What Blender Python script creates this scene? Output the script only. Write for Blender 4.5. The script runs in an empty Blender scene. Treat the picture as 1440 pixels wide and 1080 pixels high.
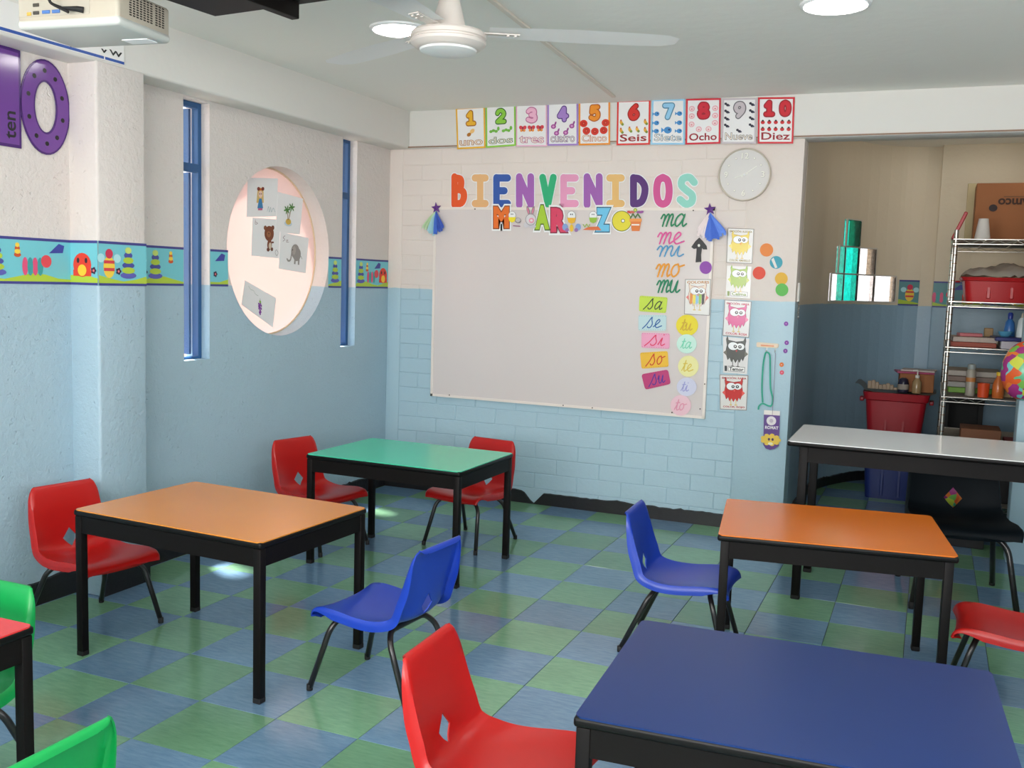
import bpy, bmesh, math, random
from mathutils import Vector, Matrix
from mathutils.geometry import tessellate_polygon
random.seed(7)
R = math.radians
sc = bpy.context.scene
COL = sc.collection

# ---------------------------------------------------------------- camera, world, lights, exposure
FPX = 1385.27
YAW, PITCH, ROLL = -0.3997958858, -0.1030129652, 0.0310734092
CAM = Vector((1.84177, -3.41886, 1.41291))
_f = Vector((math.sin(YAW)*math.cos(PITCH), math.cos(YAW)*math.cos(PITCH), math.sin(PITCH)))
_r = _f.cross(Vector((0, 0, 1))).normalized()
_u = _r.cross(_f)
_r2 = _r*math.cos(ROLL) + _u*math.sin(ROLL)
_u2 = -_r*math.sin(ROLL) + _u*math.cos(ROLL)
cd = bpy.data.cameras.new('camera'); cam = bpy.data.objects.new('camera', cd); COL.objects.link(cam)
cd.sensor_width = 36.0; cd.lens = FPX/1440*36.0; cd.clip_start = 0.02; cd.clip_end = 200
cam.matrix_world = Matrix(((_r2.x, _u2.x, -_f.x, CAM.x), (_r2.y, _u2.y, -_f.y, CAM.y), (_r2.z, _u2.z, -_f.z, CAM.z), (0, 0, 0, 1)))
sc.camera = cam
sc.view_settings.view_transform = 'Standard'
sc.view_settings.look = 'None'
sc.view_settings.gamma = 1.0
sc.view_settings.use_curve_mapping = False
sc.view_settings.exposure = 0.0
sc.cycles.use_denoising = True
sc.cycles.max_bounces = 8
sc.cycles.diffuse_bounces = 5
sc.cycles.sample_clamp_indirect = 6.0
sc.cycles.caustics_reflective = False
sc.cycles.caustics_refractive = False

world = bpy.data.worlds.new('sky'); sc.world = world; world.use_nodes = True
wn = world.node_tree.nodes; wl = world.node_tree.links
bg = wn['Background']; bg.inputs['Color'].default_value = (0.80, 0.88, 1.0, 1); bg.inputs['Strength'].default_value = 2.9

def lamp(name, kind, loc, energy, color=(1, 1, 1), rot=None, **kw):
    l = bpy.data.lights.new(name, kind); l.energy = energy; l.color = color
    for k, v in kw.items(): setattr(l, k, v)
    o = bpy.data.objects.new(name, l); COL.objects.link(o); o.location = loc
    if rot is not None: o.rotation_euler = rot
    return o
# sun on the outside wall and through the first slit window
sd = Vector((0.45, -0.20, -1.55)).normalized()
sun = lamp('sun', 'SUN', (-6, 2, 9), 24.0, (1.0, 0.95, 0.87), angle=R(4.0))
sun.rotation_euler = sd.to_track_quat('-Z', 'Y').to_euler()
# daylight through the big windows behind the camera and in the right wall (both out of frame)
lamp('daylight_rear', 'AREA', (1.0, -4.92, 1.55), 225, (1.0, 0.985, 0.96), (R(136), 0, 0), shape='RECTANGLE', size=3.2, size_y=1.3)
lamp('daylight_side', 'AREA', (3.14, -2.3, 1.5), 30, (1.0, 0.985, 0.96), (R(126), 0, R(90)), shape='RECTANGLE', size=2.2, size_y=1.2)

# added fill lamp brightening the alcove, out of frame at its windowless right wall
lamp('alcove_fill', 'AREA', (2.56, 3.6, 2.25), 1.9, (1.0, .96, .88), (R(100), 0, R(90)), shape='RECTANGLE', size=.9, size_y=.35)

# ---------------------------------------------------------------- helpers
def lin(c):
    c = c/255.0
    return c/12.92 if c <= 0.04045 else ((c+0.055)/1.055)**2.4
def S(c, k=1.0):
    return tuple(min(0.92, lin(x)*k) for x in c)
MATS = {}
def mat(name, color, rough=0.5, k=1.0, metal=0.0, noise=None, bump=None, coat=0.0, spec=0.5, trans=0.0, emis=None):
    """noise=(scale, amount), bump=(scale, strength, distance)"""
    key = (name, tuple(color), rough, k, metal, noise, bump, coat, trans, emis)
    if key in MATS: return MATS[key]
    m = bpy.data.materials.new(name); m.use_nodes = True
    nt = m.node_tree; b = nt.nodes['Principled BSDF']
    c = S(color, k)
    b.inputs['Base Color'].default_value = (*c, 1)
    b.inputs['Roughness'].default_value = rough
    b.inputs['Metallic'].default_value = metal
    b.inputs['Specular IOR Level'].default_value = spec
    b.inputs['Coat Weight'].default_value = coat
    b.inputs['Transmission Weight'].default_value = trans
    if emis:
        b.inputs['Emission Color'].default_value = (*c, 1); b.inputs['Emission Strength'].default_value = emis
    if noise or bump:
        g = nt.nodes.new('ShaderNodeNewGeometry')
    if noise:
        n = nt.nodes.new('ShaderNodeTexNoise'); n.inputs['Scale'].default_value = noise[0]; n.inputs['Detail'].default_value = 4
        nt.links.new(g.outputs['Position'], n.inputs['Vector'])
        mx = nt.nodes.new('ShaderNodeMix'); mx.data_type = 'RGBA'
        a = noise[1]
        mx.inputs['A'].default_value = (*[x*(1-a) for x in c], 1); mx.inputs['B'].default_value = (*[min(.95, x*(1+a)) for x in c], 1)
        nt.links.new(n.outputs['Fac'], mx.inputs['Factor']); nt.links.new(mx.outputs['Result'], b.inputs['Base Color'])
    if bump:
        n = nt.nodes.new('ShaderNodeTexNoise'); n.inputs['Scale'].default_value = bump[0]; n.inputs['Detail'].default_value = 5
        nt.links.new(g.outputs['Position'], n.inputs['Vector'])
        bp = nt.nodes.new('ShaderNodeBump'); bp.inputs['Strength'].default_value = bump[1]; bp.inputs['Distance'].default_value = bump[2]
        nt.links.new(n.outputs['Fac'], bp.inputs['Height']); nt.links.new(bp.outputs['Normal'], b.inputs['Normal'])
    MATS[key] = m
    return m
KP = 1.10     # photo colour -> paint albedo
def ink(c, rough=0.55, k=KP): return mat('ink', c, rough, k)

def wall_paint(name, white, blue, split, rough_bump=1.0, pits=False):
    m = bpy.data.materials.new(name); m.use_nodes = True
    nt = m.node_tree; b = nt.nodes['Principled BSDF']; L = nt.links.new
    g = nt.nodes.new('ShaderNodeNewGeometry')
    sx = nt.nodes.new('ShaderNodeSeparateXYZ'); L(g.outputs['Position'], sx.inputs[0])
    n = nt.nodes.new('ShaderNodeTexNoise'); n.inputs['Scale'].default_value = 9; n.inputs['Detail'].default_value = 3
    L(g.outputs['Position'], n.inputs['Vector'])
    a = nt.nodes.new('ShaderNodeMath'); a.operation = 'MULTIPLY_ADD'; a.inputs[1].default_value = 0.012; L(n.outputs['Fac'], a.inputs[0]); L(sx.outputs['Z'], a.inputs[2])
    gt = nt.nodes.new('ShaderNodeMath'); gt.operation = 'GREATER_THAN'; gt.inputs[1].default_value = split+0.006; L(a.outputs[0], gt.inputs[0])
    # mottled paint
    n2 = nt.nodes.new('ShaderNodeTexNoise'); n2.inputs['Scale'].default_value = 2.2; n2.inputs['Detail'].default_value = 6
    L(g.outputs['Position'], n2.inputs['Vector'])
    def two(c):
        mx = nt.nodes.new('ShaderNodeMix'); mx.data_type = 'RGBA'
        mx.inputs['A'].default_value = (*[x*.94 for x in c], 1); mx.inputs['B'].default_value = (*[min(.93, x*1.05) for x in c], 1)
        L(n2.outputs['Fac'], mx.inputs['Factor']); return mx
    w = two(white); bl = two(blue)
    mx = nt.nodes.new('ShaderNodeMix'); mx.data_type = 'RGBA'
    L(gt.outputs[0], mx.inputs['Factor']); L(bl.outputs['Result'], mx.inputs['A']); L(w.outputs['Result'], mx.inputs['B'])
    L(mx.outputs['Result'], b.inputs['Base Color'])
    rg = nt.nodes.new('ShaderNodeMix'); rg.data_type = 'FLOAT'; rg.inputs['A'].default_value = 0.38; rg.inputs['B'].default_value = 0.7
    L(gt.outputs[0], rg.inputs['Factor']); L(rg.outputs['Result'], b.inputs['Roughness'])
    n3 = nt.nodes.new('ShaderNodeTexNoise'); n3.inputs['Scale'].default_value = 38; n3.inputs['Detail'].default_value = 6; n3.inputs['Roughness'].default_value = .62
    L(g.outputs['Position'], n3.inputs['Vector'])
    b1 = nt.nodes.new('ShaderNodeBump'); b1.inputs['Strength'].default_value = 0.55*rough_bump; b1.inputs['Distance'].default_value = 0.006
    L(n3.outputs['Fac'], b1.inputs['Height'])
    last = b1
    if pits:
        v = nt.nodes.new('ShaderNodeTexVoronoi'); v.inputs['Scale'].default_value = 31; dn = nt.nodes.new('ShaderNodeTexNoise'); dn.inputs['Scale'].default_value = 26; L(g.outputs['Position'], dn.inputs['Vector']); dm = nt.nodes.new('ShaderNodeMix'); dm.data_type = 'RGBA'; dm.inputs['Factor'].default_value = .09; L(g.outputs['Position'], dm.inputs['A']); L(dn.outputs['Color'], dm.inputs['B']); L(dm.outputs['Result'], v.inputs['Vector'])
        lt = nt.nodes.new('ShaderNodeMapRange'); lt.inputs['From Min'].default_value = 0.05; lt.inputs['From Max'].default_value = 0.2
        L(v.outputs['Distance'], lt.inputs['Value'])
        nz = nt.nodes.new('ShaderNodeTexNoise'); nz.inputs['Scale'].default_value = 4; L(g.outputs['Position'], nz.inputs['Vector'])
        th = nt.nodes.new('ShaderNodeMapRange'); th.inputs['From Min'].default_value = .46; th.inputs['From Max'].default_value = .56; L(nz.outputs['Fac'], th.inputs['Value'])
        mxx = nt.nodes.new('ShaderNodeMath'); mxx.operation = 'MAXIMUM'; L(lt.outputs[0], mxx.inputs[0]); L(th.outputs[0], mxx.inputs[1])
        b2 = nt.nodes.new('ShaderNodeBump'); b2.inputs['Strength'].default_value = .55; b2.inputs['Distance'].default_value = 0.006
        L(mxx.outputs[0], b2.inputs['Height']); L(b1.outputs['Normal'], b2.inputs['Normal']); last = b2
    L(last.outputs['Normal'], b.inputs['Normal'])
    return m

def link(name, me, mats=None, parent=None, loc=None, smooth=False, angle=35):
    o = bpy.data.objects.new(name, me); COL.objects.link(o)
    if mats:
        for m in (mats if isinstance(mats, (list, tuple)) else [mats]): me.materials.append(m)
    if parent is not None: o.parent = parent
    if loc is not None: o.location = loc
    if smooth:
        for p in me.polygons: p.use_smooth = True
        if angle and angle < 180:
            me.set_sharp_from_angle(angle=R(angle))
    return o
def bm_obj(name, bm, mats=None, parent=None, loc=None, smooth=False, angle=35):
    bmesh.ops.recalc_face_normals(bm, faces=bm.faces[:])
    me = bpy.data.meshes.new(name); bm.to_mesh(me); bm.free()
    return link(name, me, mats, parent, loc, smooth, angle)
def tag(o, label=None, cat=None, group=None, kind=None):
    if label: o['label'] = label
    if cat: o['category'] = cat
    if group: o['group'] = group
    if kind: o['kind'] = kind
    return o
def empty(name, loc, rz=0, label=None, cat=None, group=None, kind=None):
    o = bpy.data.objects.new(name, None); COL.objects.link(o); o.location = loc; o.rotation_euler = (0, 0, rz)
    o.empty_display_size = 0.1
    return tag(o, label, cat, group, kind)
def box(bm, x0, x1, y0, y1, z0, z1, bev=0.0, seg=2, mi=0, M=None):
    vs = [bm.verts.new((x, y, z)) for x in (x0, x1) for y in (y0, y1) for z in (z0, z1)]
    q = [(0, 1, 3, 2), (4, 6, 7, 5), (0, 4, 5, 1), (2, 3, 7, 6), (0, 2, 6, 4), (1, 5, 7, 3)]
    fs = [bm.faces.new([vs[i] for i in f]) for f in q]
    for f in fs: f.material_index = mi
    if bev > 0:
        es = list({e for f in fs for e in f.edges})
        r = bmesh.ops.bevel(bm, geom=es, offset=bev, segments=seg, affect='EDGES', profile=0.5)
        vs = list({v for f in r['faces'] for v in f.verts} | {v for v in vs if v.is_valid})
        for f in {f for v in vs for f in v.link_faces}: f.material_index = mi
    if M is not None:
        for v in vs:
            if v.is_valid: v.co = M @ v.co
    return vs
def boxo(name, x0, x1, y0, y1, z0, z1, m, parent=None, bev=0.0, seg=2):
    bm = bmesh.new(); box(bm, x0, x1, y0, y1, z0, z1, bev, seg)
    return bm_obj(name, bm, m, parent, smooth=bev > 0, angle=40)
def lathe(bm, prof, cx=0, cy=0, n=24, mi=0, sx=1, sy=1):
    """prof = [(radius, z)], closed at ends when radius 0"""
    rings = []
    for r, z in prof:
        if r <= 1e-6: rings.append([bm.verts.new((cx, cy, z))])
        else: rings.append([bm.verts.new((cx+r*sx*math.cos(2*math.pi*i/n), cy+r*sy*math.sin(2*math.pi*i/n), z)) for i in range(n)])
    for a, b in zip(rings, rings[1:]):
        for i in range(n):
            j = (i+1) % n
            va = [a[i % len(a)], a[j % len(a)]] if len(a) > 1 else [a[0]]
            vb = [b[j % len(b)], b[i % len(b)]] if len(b) > 1 else [b[0]]
            vs = va+vb
            if len(vs) >= 3: bm.faces.new(vs).material_index = mi
    return rings
def catmull(pts, n=6, closed=False):
    P = [Vector(p) for p in pts]
    if len(P) < 3: return P
    out = []; N = len(P)
    rng = range(N if closed else N-1)
    for i in rng:
        p1 = P[i]; p2 = P[(i+1) % N]
        p0 = P[i-1] if (i > 0 or closed) else p1*2-p2
        p3 = P[(i+2) % N] if (i+2 < N or closed) else p2*2-p1
        for k in range(n):
            t = k/n
            out.append(0.5*((2*p1)+(p2-p0)*t+(2*p0-5*p1+4*p2-p3)*t*t+(-p0+3*p1-3*p2+p3)*t**3))
    if not closed: out.append(P[-1])
    return out
def fillet(pts, rad, n=5):
    P = [Vector(p) for p in pts]; out = [P[0]]
    for i in range(1, len(P)-1):
        a = (P[i-1]-P[i]); b = (P[i+1]-P[i]); ra = min(rad, a.length*.45, b.length*.45)
        A = P[i]+a.normalized()*ra; B = P[i]+b.normalized()*ra
        for k in range(n+1):
            t = k/n; out.append(A*(1-t)**2+P[i]*2*t*(1-t)+B*t*t)
    out.append(P[-1]); return out
def tube(bm, pts, rad, n=10, mi=0, cap=True):
    P = [Vector(p) for p in pts]; rings = []
    t = (P[1]-P[0]).normalized(); up = Vector((0, 0, 1)) if abs(t.z) < .9 else Vector((1, 0, 0))
    nrm = (up-t*up.dot(t)).normalized()
    for i, p in enumerate(P):
        if i == 0: t = (P[1]-P[0])
        elif i == len(P)-1: t = (P[-1]-P[-2])
        else: t = (P[i+1]-P[i-1])
        t.normalize(); nrm = (nrm-t*nrm.dot(t)).normalized(); bn = t.cross(nrm)
        rr = rad[i] if isinstance(rad, (list, tuple)) else rad
        rings.append([bm.verts.new(p+(nrm*math.cos(2*math.pi*k/n)+bn*math.sin(2*math.pi*k/n))*rr) for k in range(n)])
    for a, b in zip(rings, rings[1:]):
        for k in range(n): bm.faces.new((a[k], a[(k+1) % n], b[(k+1) % n], b[k])).material_index = mi
    if cap:
        bm.faces.new(rings[0][::-1]).material_index = mi; bm.faces.new(rings[-1]).material_index = mi
def ray(px, py):
    return _f + _r2*((px-720)/FPX) + _u2*((540-py)/FPX)
def at(px, py, ax, val):
    """the point of the plane (axis ax = val) that the photograph shows at px, py"""
    d = ray(px, py); return CAM + d*((val-CAM[ax])/d[ax])
def children_of(o): return [c for c in o.children]
def copy_tree(o, loc=None, rz=None, label=None):
    c = o.copy(); COL.objects.link(c)
    if loc is not None: c.location = loc
    if rz is not None: c.rotation_euler = (0, 0, rz)
    if label: c['label'] = label
    for ch in o.children:
        d = ch.copy(); COL.objects.link(d); d.parent = c
        for g in ch.children:
            e = g.copy(); COL.objects.link(e); e.parent = d
    return c

# ---------------------------------------------------------------- flat printed things (posters, letters, papers)
TEXT_CACHE = {}
def text_tris(s, off=0.0, shear=0.0):
    k = (s, off, shear)
    if k in TEXT_CACHE: return TEXT_CACHE[k]
    cu = bpy.data.curves.new('lettering', 'FONT'); cu.body = s; cu.resolution_u = 3; cu.offset = off; cu.shear = shear
    ob = bpy.data.objects.new('lettering', cu); me = bpy.data.meshes.new_from_object(ob)
    v = [(p.co.x, p.co.y) for p in me.vertices]; f = [tuple(p.vertices) for p in me.polygons]
    bpy.data.objects.remove(ob); bpy.data.curves.remove(cu); bpy.data.meshes.remove(me)
    TEXT_CACHE[k] = (v, f); return v, f
class Print:
    """flat shapes in card coordinates x 0..A, y 0..1 on a quad in the world"""
    def __init__(s, corners, thick=0.002, base=(235, 232, 228), rough=0.45, bend=None, base_k=None, radius=0.0):
        tl, tr, br, bl = [Vector(c) for c in corners]
        s.c = (tl, tr, br, bl)
        w = ((tr-tl).length+(br-bl).length)/2; h = ((tl-bl).length+(tr-br).length)/2
        s.A = w/h; s.w = w; s.h = h
        s.N = (tr-bl).cross(tl-br).normalized()
        if s.N.dot(CAM-tl) < 0: s.N = -s.N
        s.O = (tl+tr+br+bl)/4
        s.v = []; s.f = []; s.mi = []; s.mats = []; s.lay = {}
        s.rough = rough; s.t = thick
        if base is not None:
            s.slab(base, radius, base_k)
    def W(s, x, y, z=0.0):
        u = x/s.A; tl, tr, br, bl = s.c
        p = (bl*(1-u)+br*u)*(1-y)+(tl*(1-u)+tr*u)*y
        return p+s.N*z-s.O
    def m(s, col, k=KP, rough=None):
        mm = ink(col, s.rough if rough is None else rough, k)
        if mm not in s.mats: s.mats.append(mm)
        return s.mats.index(mm)
    def z(s, layer): return s.t+0.0004*layer
    def add(s, pts, faces, col, layer=1, k=KP):
        b = len(s.v); i = s.m(col, k); s.na = getattr(s, 'na', 0)+1; zz_ = s.z(layer)+.00003*(s.na % 12)
        s.v += [s.W(x, y, zz_) for x, y in pts]
        for f in faces: s.f.append(tuple(b+a for a in f)); s.mi.append(i)
    def poly(s, pts, col, layer=1, k=KP):
        t = tessellate_polygon([[Vector((x, y, 0)) for x, y in pts]])
        s.add(pts, t, col, layer, k)
    def slab(s, col, radius=0.0, k=None):
        k = KP if k is None else k
        if radius > 0:
            A = s.A; r = radius; P = []
            for cx, cy, a0 in ((A-r, 1-r, 0), (r, 1-r, 90), (r, r, 180), (A-r, r, 270)):
                for q in range(5): a = R(a0+q*22.5); P.append((cx+r*math.cos(a), cy+r*math.sin(a)))
        else: P = [(0, 0), (s.A, 0), (s.A, 1), (0, 1)]
        s.outline(P, col, k)
    def outline(s, P, col, k=KP, z0=0.0, z1=None):
        z1 = s.t if z1 is None else z1
        b = len(s.v); n = len(P); i = s.m(col, k)
        s.v += [s.W(x, y, z0) for x, y in P]+[s.W(x, y, z1) for x, y in P]
        for t in tessellate_polygon([[Vector((x, y, 0)) for x, y in P]]):
            s.f.append(tuple(b+n+a for a in t)); s.mi.append(i)
            s.f.append(tuple(b+a for a in reversed(t))); s.mi.append(i)
        for j in range(n):
            q = (j+1) % n
            s.f.append((b+j, b+q, b+n+q, b+n+j)); s.mi.append(i)
    def ell(s, cx, cy, rx, ry, col, layer=1, n=20, rot=0, k=KP):
        c, d = math.cos(rot), math.sin(rot)
        P = [(cx+rx*math.cos(a)*c-ry*math.sin(a)*d, cy+rx*math.cos(a)*d+ry*math.sin(a)*c) for a in [2*math.pi*i/n for i in range(n)]]
        s.add(P, [tuple(range(n))], col, layer, k)
    def rect(s, x0, y0, x1, y1, col, layer=1, k=KP): s.add([(x0, y0), (x1, y0), (x1, y1), (x0, y1)], [(0, 1, 2, 3)], col, layer, k)
    def frame(s, t, col, layer=1, inset=0.0):
        A = s.A; e = inset
        for q in ((e, e, A-e, e+t), (e, 1-e-t, A-e, 1-e), (e, e+t, e+t, 1-e-t), (A-e-t, e+t, A-e, 1-e-t)): s.rect(*q, col, layer)
    def stroke(s, pts, w, col, layer=1, smooth=5, k=KP, closed=False):
        P = catmull([(x, y, 0) for x, y in pts], smooth, closed) if smooth else [Vector((x, y, 0)) for x, y in pts]
        if closed: P = list(P)+[P[0]]
        P = [p for i, p in enumerate(P) if i == 0 or (p-P[i-1]).length > 1e-6]
        s.ns = getattr(s, 'ns', 0)+1
        zb = s.z(layer)+.00006*(s.ns % 6); n = len(P); b = len(s.v); i_ = s.m(col, k)
        for i, p in enumerate(P):
            d0 = (p-P[i-1]) if i else (P[1]-p); d1 = (P[i+1]-p) if i < n-1 else d0
            d0 = d0.normalized(); d1 = d1.normalized(); t = (d0+d1)
            t = t.normalized() if t.length > 1e-4 else d1
            nn = Vector((-t.y, t.x, 0)); c = max(.6, nn.dot(Vector((-d1.y, d1.x, 0)))); q = nn*(w/2/c); z = zb+.0003*i/n
            s.v += [s.W(p.x+q.x, p.y+q.y, z), s.W(p.x-q.x, p.y-q.y, z)]
            if i: s.f.append((b+2*i-2, b+2*i-1, b+2*i+1, b+2*i)); s.mi.append(i_)
        for p, d, z in ((P[0], (P[0]-P[1]).normalized(), zb), (P[-1], (P[-1]-P[-2]).normalized(), zb+.0003)):
            a0 = math.atan2(d.y, d.x)-math.pi/2; v0 = len(s.v)
            s.v += [s.W(p.x+w/2*math.cos(a0+math.pi*q/7), p.y+w/2*math.sin(a0+math.pi*q/7), z) for q in range(8)]
            s.f.append(tuple(range(v0, v0+8))); s.mi.append(i_)
    def text(s, txt, x0, y0, x1, y1, col, layer=1, off=0.0, shear=0.0, k=KP, rot=0, keep=False):
        V, F = text_tris(txt, off, shear)
        V0, _ = text_tris(txt, 0.0, shear)
        ax = min(v[0] for v in V0); bx = max(v[0] for v in V0); ay = min(v[1] for v in V0); by = max(v[1] for v in V0)
        sx = (x1-x0)/(bx-ax); sy = (y1-y0)/(by-ay)
        if keep: sx = sy = min(sx, sy)
        P = [(x0+(x-ax)*sx, y0+(y-ay)*sy) for x, y in V]
        if rot:
            cx, cy = (x0+x1)/2, (y0+y1)/2; c, d = math.cos(rot), math.sin(rot)
            P = [(cx+(x-cx)*c-(y-cy)*d, cy+(x-cx)*d+(y-cy)*c) for x, y in P]
        s.add(P, F, col, layer, k)
    def build(s, name, label=None, cat=None, group=None, parent=None, kind=None):
        me = bpy.data.meshes.new(name); me.from_pydata([tuple(v) for v in s.v], [], s.f)
        for m_ in s.mats: me.materials.append(m_)
        for p, i in zip(me.polygons, s.mi): p.material_index = i
        me.update()
        o = bpy.data.objects.new(name, me); COL.objects.link(o); o.location = s.O
        if parent is not None: o.parent = parent
        return tag(o, label, cat, group, kind)
def quad(px, ax, val): return [at(x, y, ax, val) for x, y in px]
def rectpx(x0, y0, x1, y1, ax=1, val=2.38): return quad([(x0, y0), (x1, y0), (x1, y1), (x0, y1)], ax, val)

# cursive strokes, x-height 1
CUR = {
 'm': ([[(-.15, .62), (0, .95), (.17, .8), (.14, .35), (.1, 0)], [(.12, .3), (.3, .85), (.45, .98), (.52, .75), (.47, .3), (.42, 0)], [(.45, .3), (.62, .85), (.78, .98), (.86, .75), (.8, .3), (.88, .02), (1.05, .15)]], 1.05),
 'a': ([[(.72, .82), (.5, 1.0), (.2, .75), (.08, .3), (.26, 0), (.52, .2), (.72, .62), (.8, .95), (.72, .3), (.84, 0), (1.08, .2)]], 1.0),
 'e': ([[(-.05, .1), (.3, .42), (.58, .78), (.42, 1.0), (.18, .72), (.14, .3), (.35, 0), (.65, .08), (.95, .22)]], .9),
 'i': ([[(-.05, .1), (.22, .95), (.2, .25), (.34, 0), (.6, .2)], [(.3, 1.32), (.31, 1.36)]], .6),
 'o': ([[(.5, .97), (.2, .85), (.06, .4), (.25, .02), (.52, .12), (.66, .5), (.5, .97), (.62, .78), (1.0, .9)]], .9),
 'u': ([[(-.05, .55), (.12, .98), (.1, .35), (.22, .02), (.45, .15), (.66, .95), (.62, .25), (.76, 0), (1.0, .2)]], 1.0),
 's': ([[(-.4, -.12), (0, .42), (.42, 1.25), (.5, .95), (.68, .42), (.52, .02), (.25, 0), (.15, .14)]], .95),
 't': ([[(-.05, .1), (.2, .8), (.32, 1.55), (.24, .35), (.36, 0), (.62, .15)], [(.02, 1.05), (.55, 1.1)]], .6),
}
def cursive(pr, word, x, y, h, w, col, layer=2, slant=0.18, sx=1.0):
    for ch in word:
        strokes, adv = CUR[ch]
        for st in strokes:
            pr.stroke([(x+(a*sx+slant*b)*h, y+b*h) for a, b in st], w, col, layer, 4)
        x += adv*sx*h

# ---------------------------------------------------------------- materials of the room
WHITE = S((208, 200, 195), 1.14); WARM = S((209, 198, 191), 1.28)
BLUEW = S((160, 184, 197), 1.12); BLUEB = S((167, 193, 205), 1.14)
M_left = wall_paint('left_wall_paint', WHITE, BLUEW, 1.35, 1.7, pits=True)
M_back = wall_paint('back_wall_paint', WARM, BLUEB, 1.35, 0.7)
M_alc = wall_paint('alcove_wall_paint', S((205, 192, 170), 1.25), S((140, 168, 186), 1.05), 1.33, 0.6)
M_ceil = mat('ceiling_paint', (212, 210, 204), 0.8, 1.36, bump=(14, 0.35, 0.006))
M_beam = mat('beam_paint', (207, 204, 199), 0.7, 1.25, bump=(20, 0.3, 0.004))
M_black = mat('black_baseboard_paint', (26, 25, 27), 0.45, 1.0, bump=(40, 0.5, 0.004))
M_chip = mat('bare_plaster', (190, 188, 180), 0.9, 1.0, bump=(60, .5, .004))
M_grout = mat('floor_joint', (52, 62, 66), 0.8)
M_blackmetal = mat('black_enamel', (15, 11, 10), 0.5, 1.0, spec=.16)
M_tube = mat('black_tube', (30, 26, 25), 0.28, 1.0, spec=.6)
M_rubber = mat('black_rubber', (16, 16, 16), 0.7)
M_blueframe = mat('blue_window_enamel', (34, 82, 130), 0.35, 1.1)
M_out = mat('outside_stucco', (235, 195, 165), 0.9, 1.0, bump=(20, .4, .01))
M_chrome = mat('chrome_wire', (190, 186, 178), 0.28, 1.0, metal=0.9)

# ---------------------------------------------------------------- floor
XL, XR, YN, YB = -1.54, 3.2, -5.0, 2.39
ZB, ZC = 2.262, 2.50
fl = boxo('floor', -1.75, 3.4, -5.2, 5.0, -0.06, -0.0035, M_grout); tag(fl, kind='structure')
T = 0.305
def tile_mat(name, base, veins):
    m = bpy.data.materials.new(name); m.use_nodes = True; nt = m.node_tree; b = nt.nodes['Principled BSDF']; L = nt.links.new
    g = nt.nodes.new('ShaderNodeTexCoord'); oi = nt.nodes.new('ShaderNodeObjectInfo')
    add = nt.nodes.new('ShaderNodeVectorMath'); add.operation = 'ADD'; L(g.outputs['Object'], add.inputs[0])
    sc_ = nt.nodes.new('ShaderNodeVectorMath'); sc_.operation = 'SCALE'; sc_.inputs['Scale'].default_value = 1.7; L(oi.outputs['Location'], sc_.inputs[0]); L(sc_.outputs[0], add.inputs[1])
    mp = nt.nodes.new('ShaderNodeMapping'); mp.inputs['Scale'].default_value = (16, 70, 20); mp.inputs['Rotation'].default_value = (0, 0, R(35)); L(add.outputs[0], mp.inputs['Vector'])
    n = nt.nodes.new('ShaderNodeTexNoise'); n.inputs['Scale'].default_value = 1.0; n.inputs['Detail'].default_value = 5; n.inputs['Roughness'].default_value = .65; L(mp.outputs[0], n.inputs['Vector'])
    cr = nt.nodes.new('ShaderNodeValToRGB'); cr.color_ramp.elements[0].position = .3; cr.color_ramp.elements[1].position = .72
    cr.color_ramp.elements[0].color = (*[c*.96 for c in base], 1); cr.color_ramp.elements[1].color = (*veins, 1); L(n.outputs['Fac'], cr.inputs[0])
    n2 = nt.nodes.new('ShaderNodeTexNoise'); n2.inputs['Scale'].default_value = 1.4; n2.inputs['Detail'].default_value = 4
    gp = nt.nodes.new('ShaderNodeNewGeometry'); L(gp.outputs['Position'], n2.inputs['Vector'])
    mx = nt.nodes.new('ShaderNodeMix'); mx.data_type = 'RGBA'; mx.blend_type = 'MULTIPLY'; mx.inputs['Factor'].default_value = 1
    cr2 = nt.nodes.new('ShaderNodeValToRGB'); cr2.color_ramp.elements[0].color = (.78, .76, .74, 1); cr2.color_ramp.elements[1].color = (1.12, 1.1, 1.08, 1)
    cr2.color_ramp.elements[0].position = .3; cr2.color_ramp.elements[1].position = .7
    L(n2.outputs['Fac'], cr2.inputs[0]); L(cr.outputs[0], mx.inputs['A']); L(cr2.outputs[0], mx.inputs['B'])
    hv = nt.nodes.new('ShaderNodeHueSaturation'); L(mx.outputs['Result'], hv.inputs['Color'])
    mr = nt.nodes.new('ShaderNodeMapRange'); mr.inputs['To Min'].default_value = .86; mr.inputs['To Max'].default_value = 1.12; L(oi.outputs['Random'], mr.inputs['Value']); L(mr.outputs[0], hv.inputs['Value'])
    L(hv.outputs[0], b.inputs['Base Color'])
    mr2 = nt.nodes.new('ShaderNodeMapRange'); mr2.inputs['To Min'].default_value = .10; mr2.inputs['To Max'].default_value = .22; L(n2.outputs['Fac'], mr2.inputs['Value']); L(mr2.outputs[0], b.inputs['Roughness'])
    bp = nt.nodes.new('ShaderNodeBump'); bp.inputs['Strength'].default_value = .05; bp.inputs['Distance'].default_value = .002; L(n.outputs['Fac'], bp.inputs['Height']); L(bp.outputs['Normal'], b.inputs['Normal'])
    b.inputs['Specular IOR Level'].default_value = .55
    return m
M_tg = tile_mat('green_vinyl', S((108, 156, 124), 1.0), S((126, 172, 138), 1.0))
M_tb = tile_mat('blue_vinyl', S((98, 134, 166), 1.0), S((120, 152, 180), 1.0))
def tile_mesh(nm, m):
    bm = bmesh.new(); h = T/2-0.0009; box(bm, -h, h, -h, h, -0.0035, 0, 0.0008, 1)
    bmesh.ops.recalc_face_normals(bm, faces=bm.faces[:]); me = bpy.data.meshes.new(nm); bm.to_mesh(me); bm.free(); me.materials.append(m); return me
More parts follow.
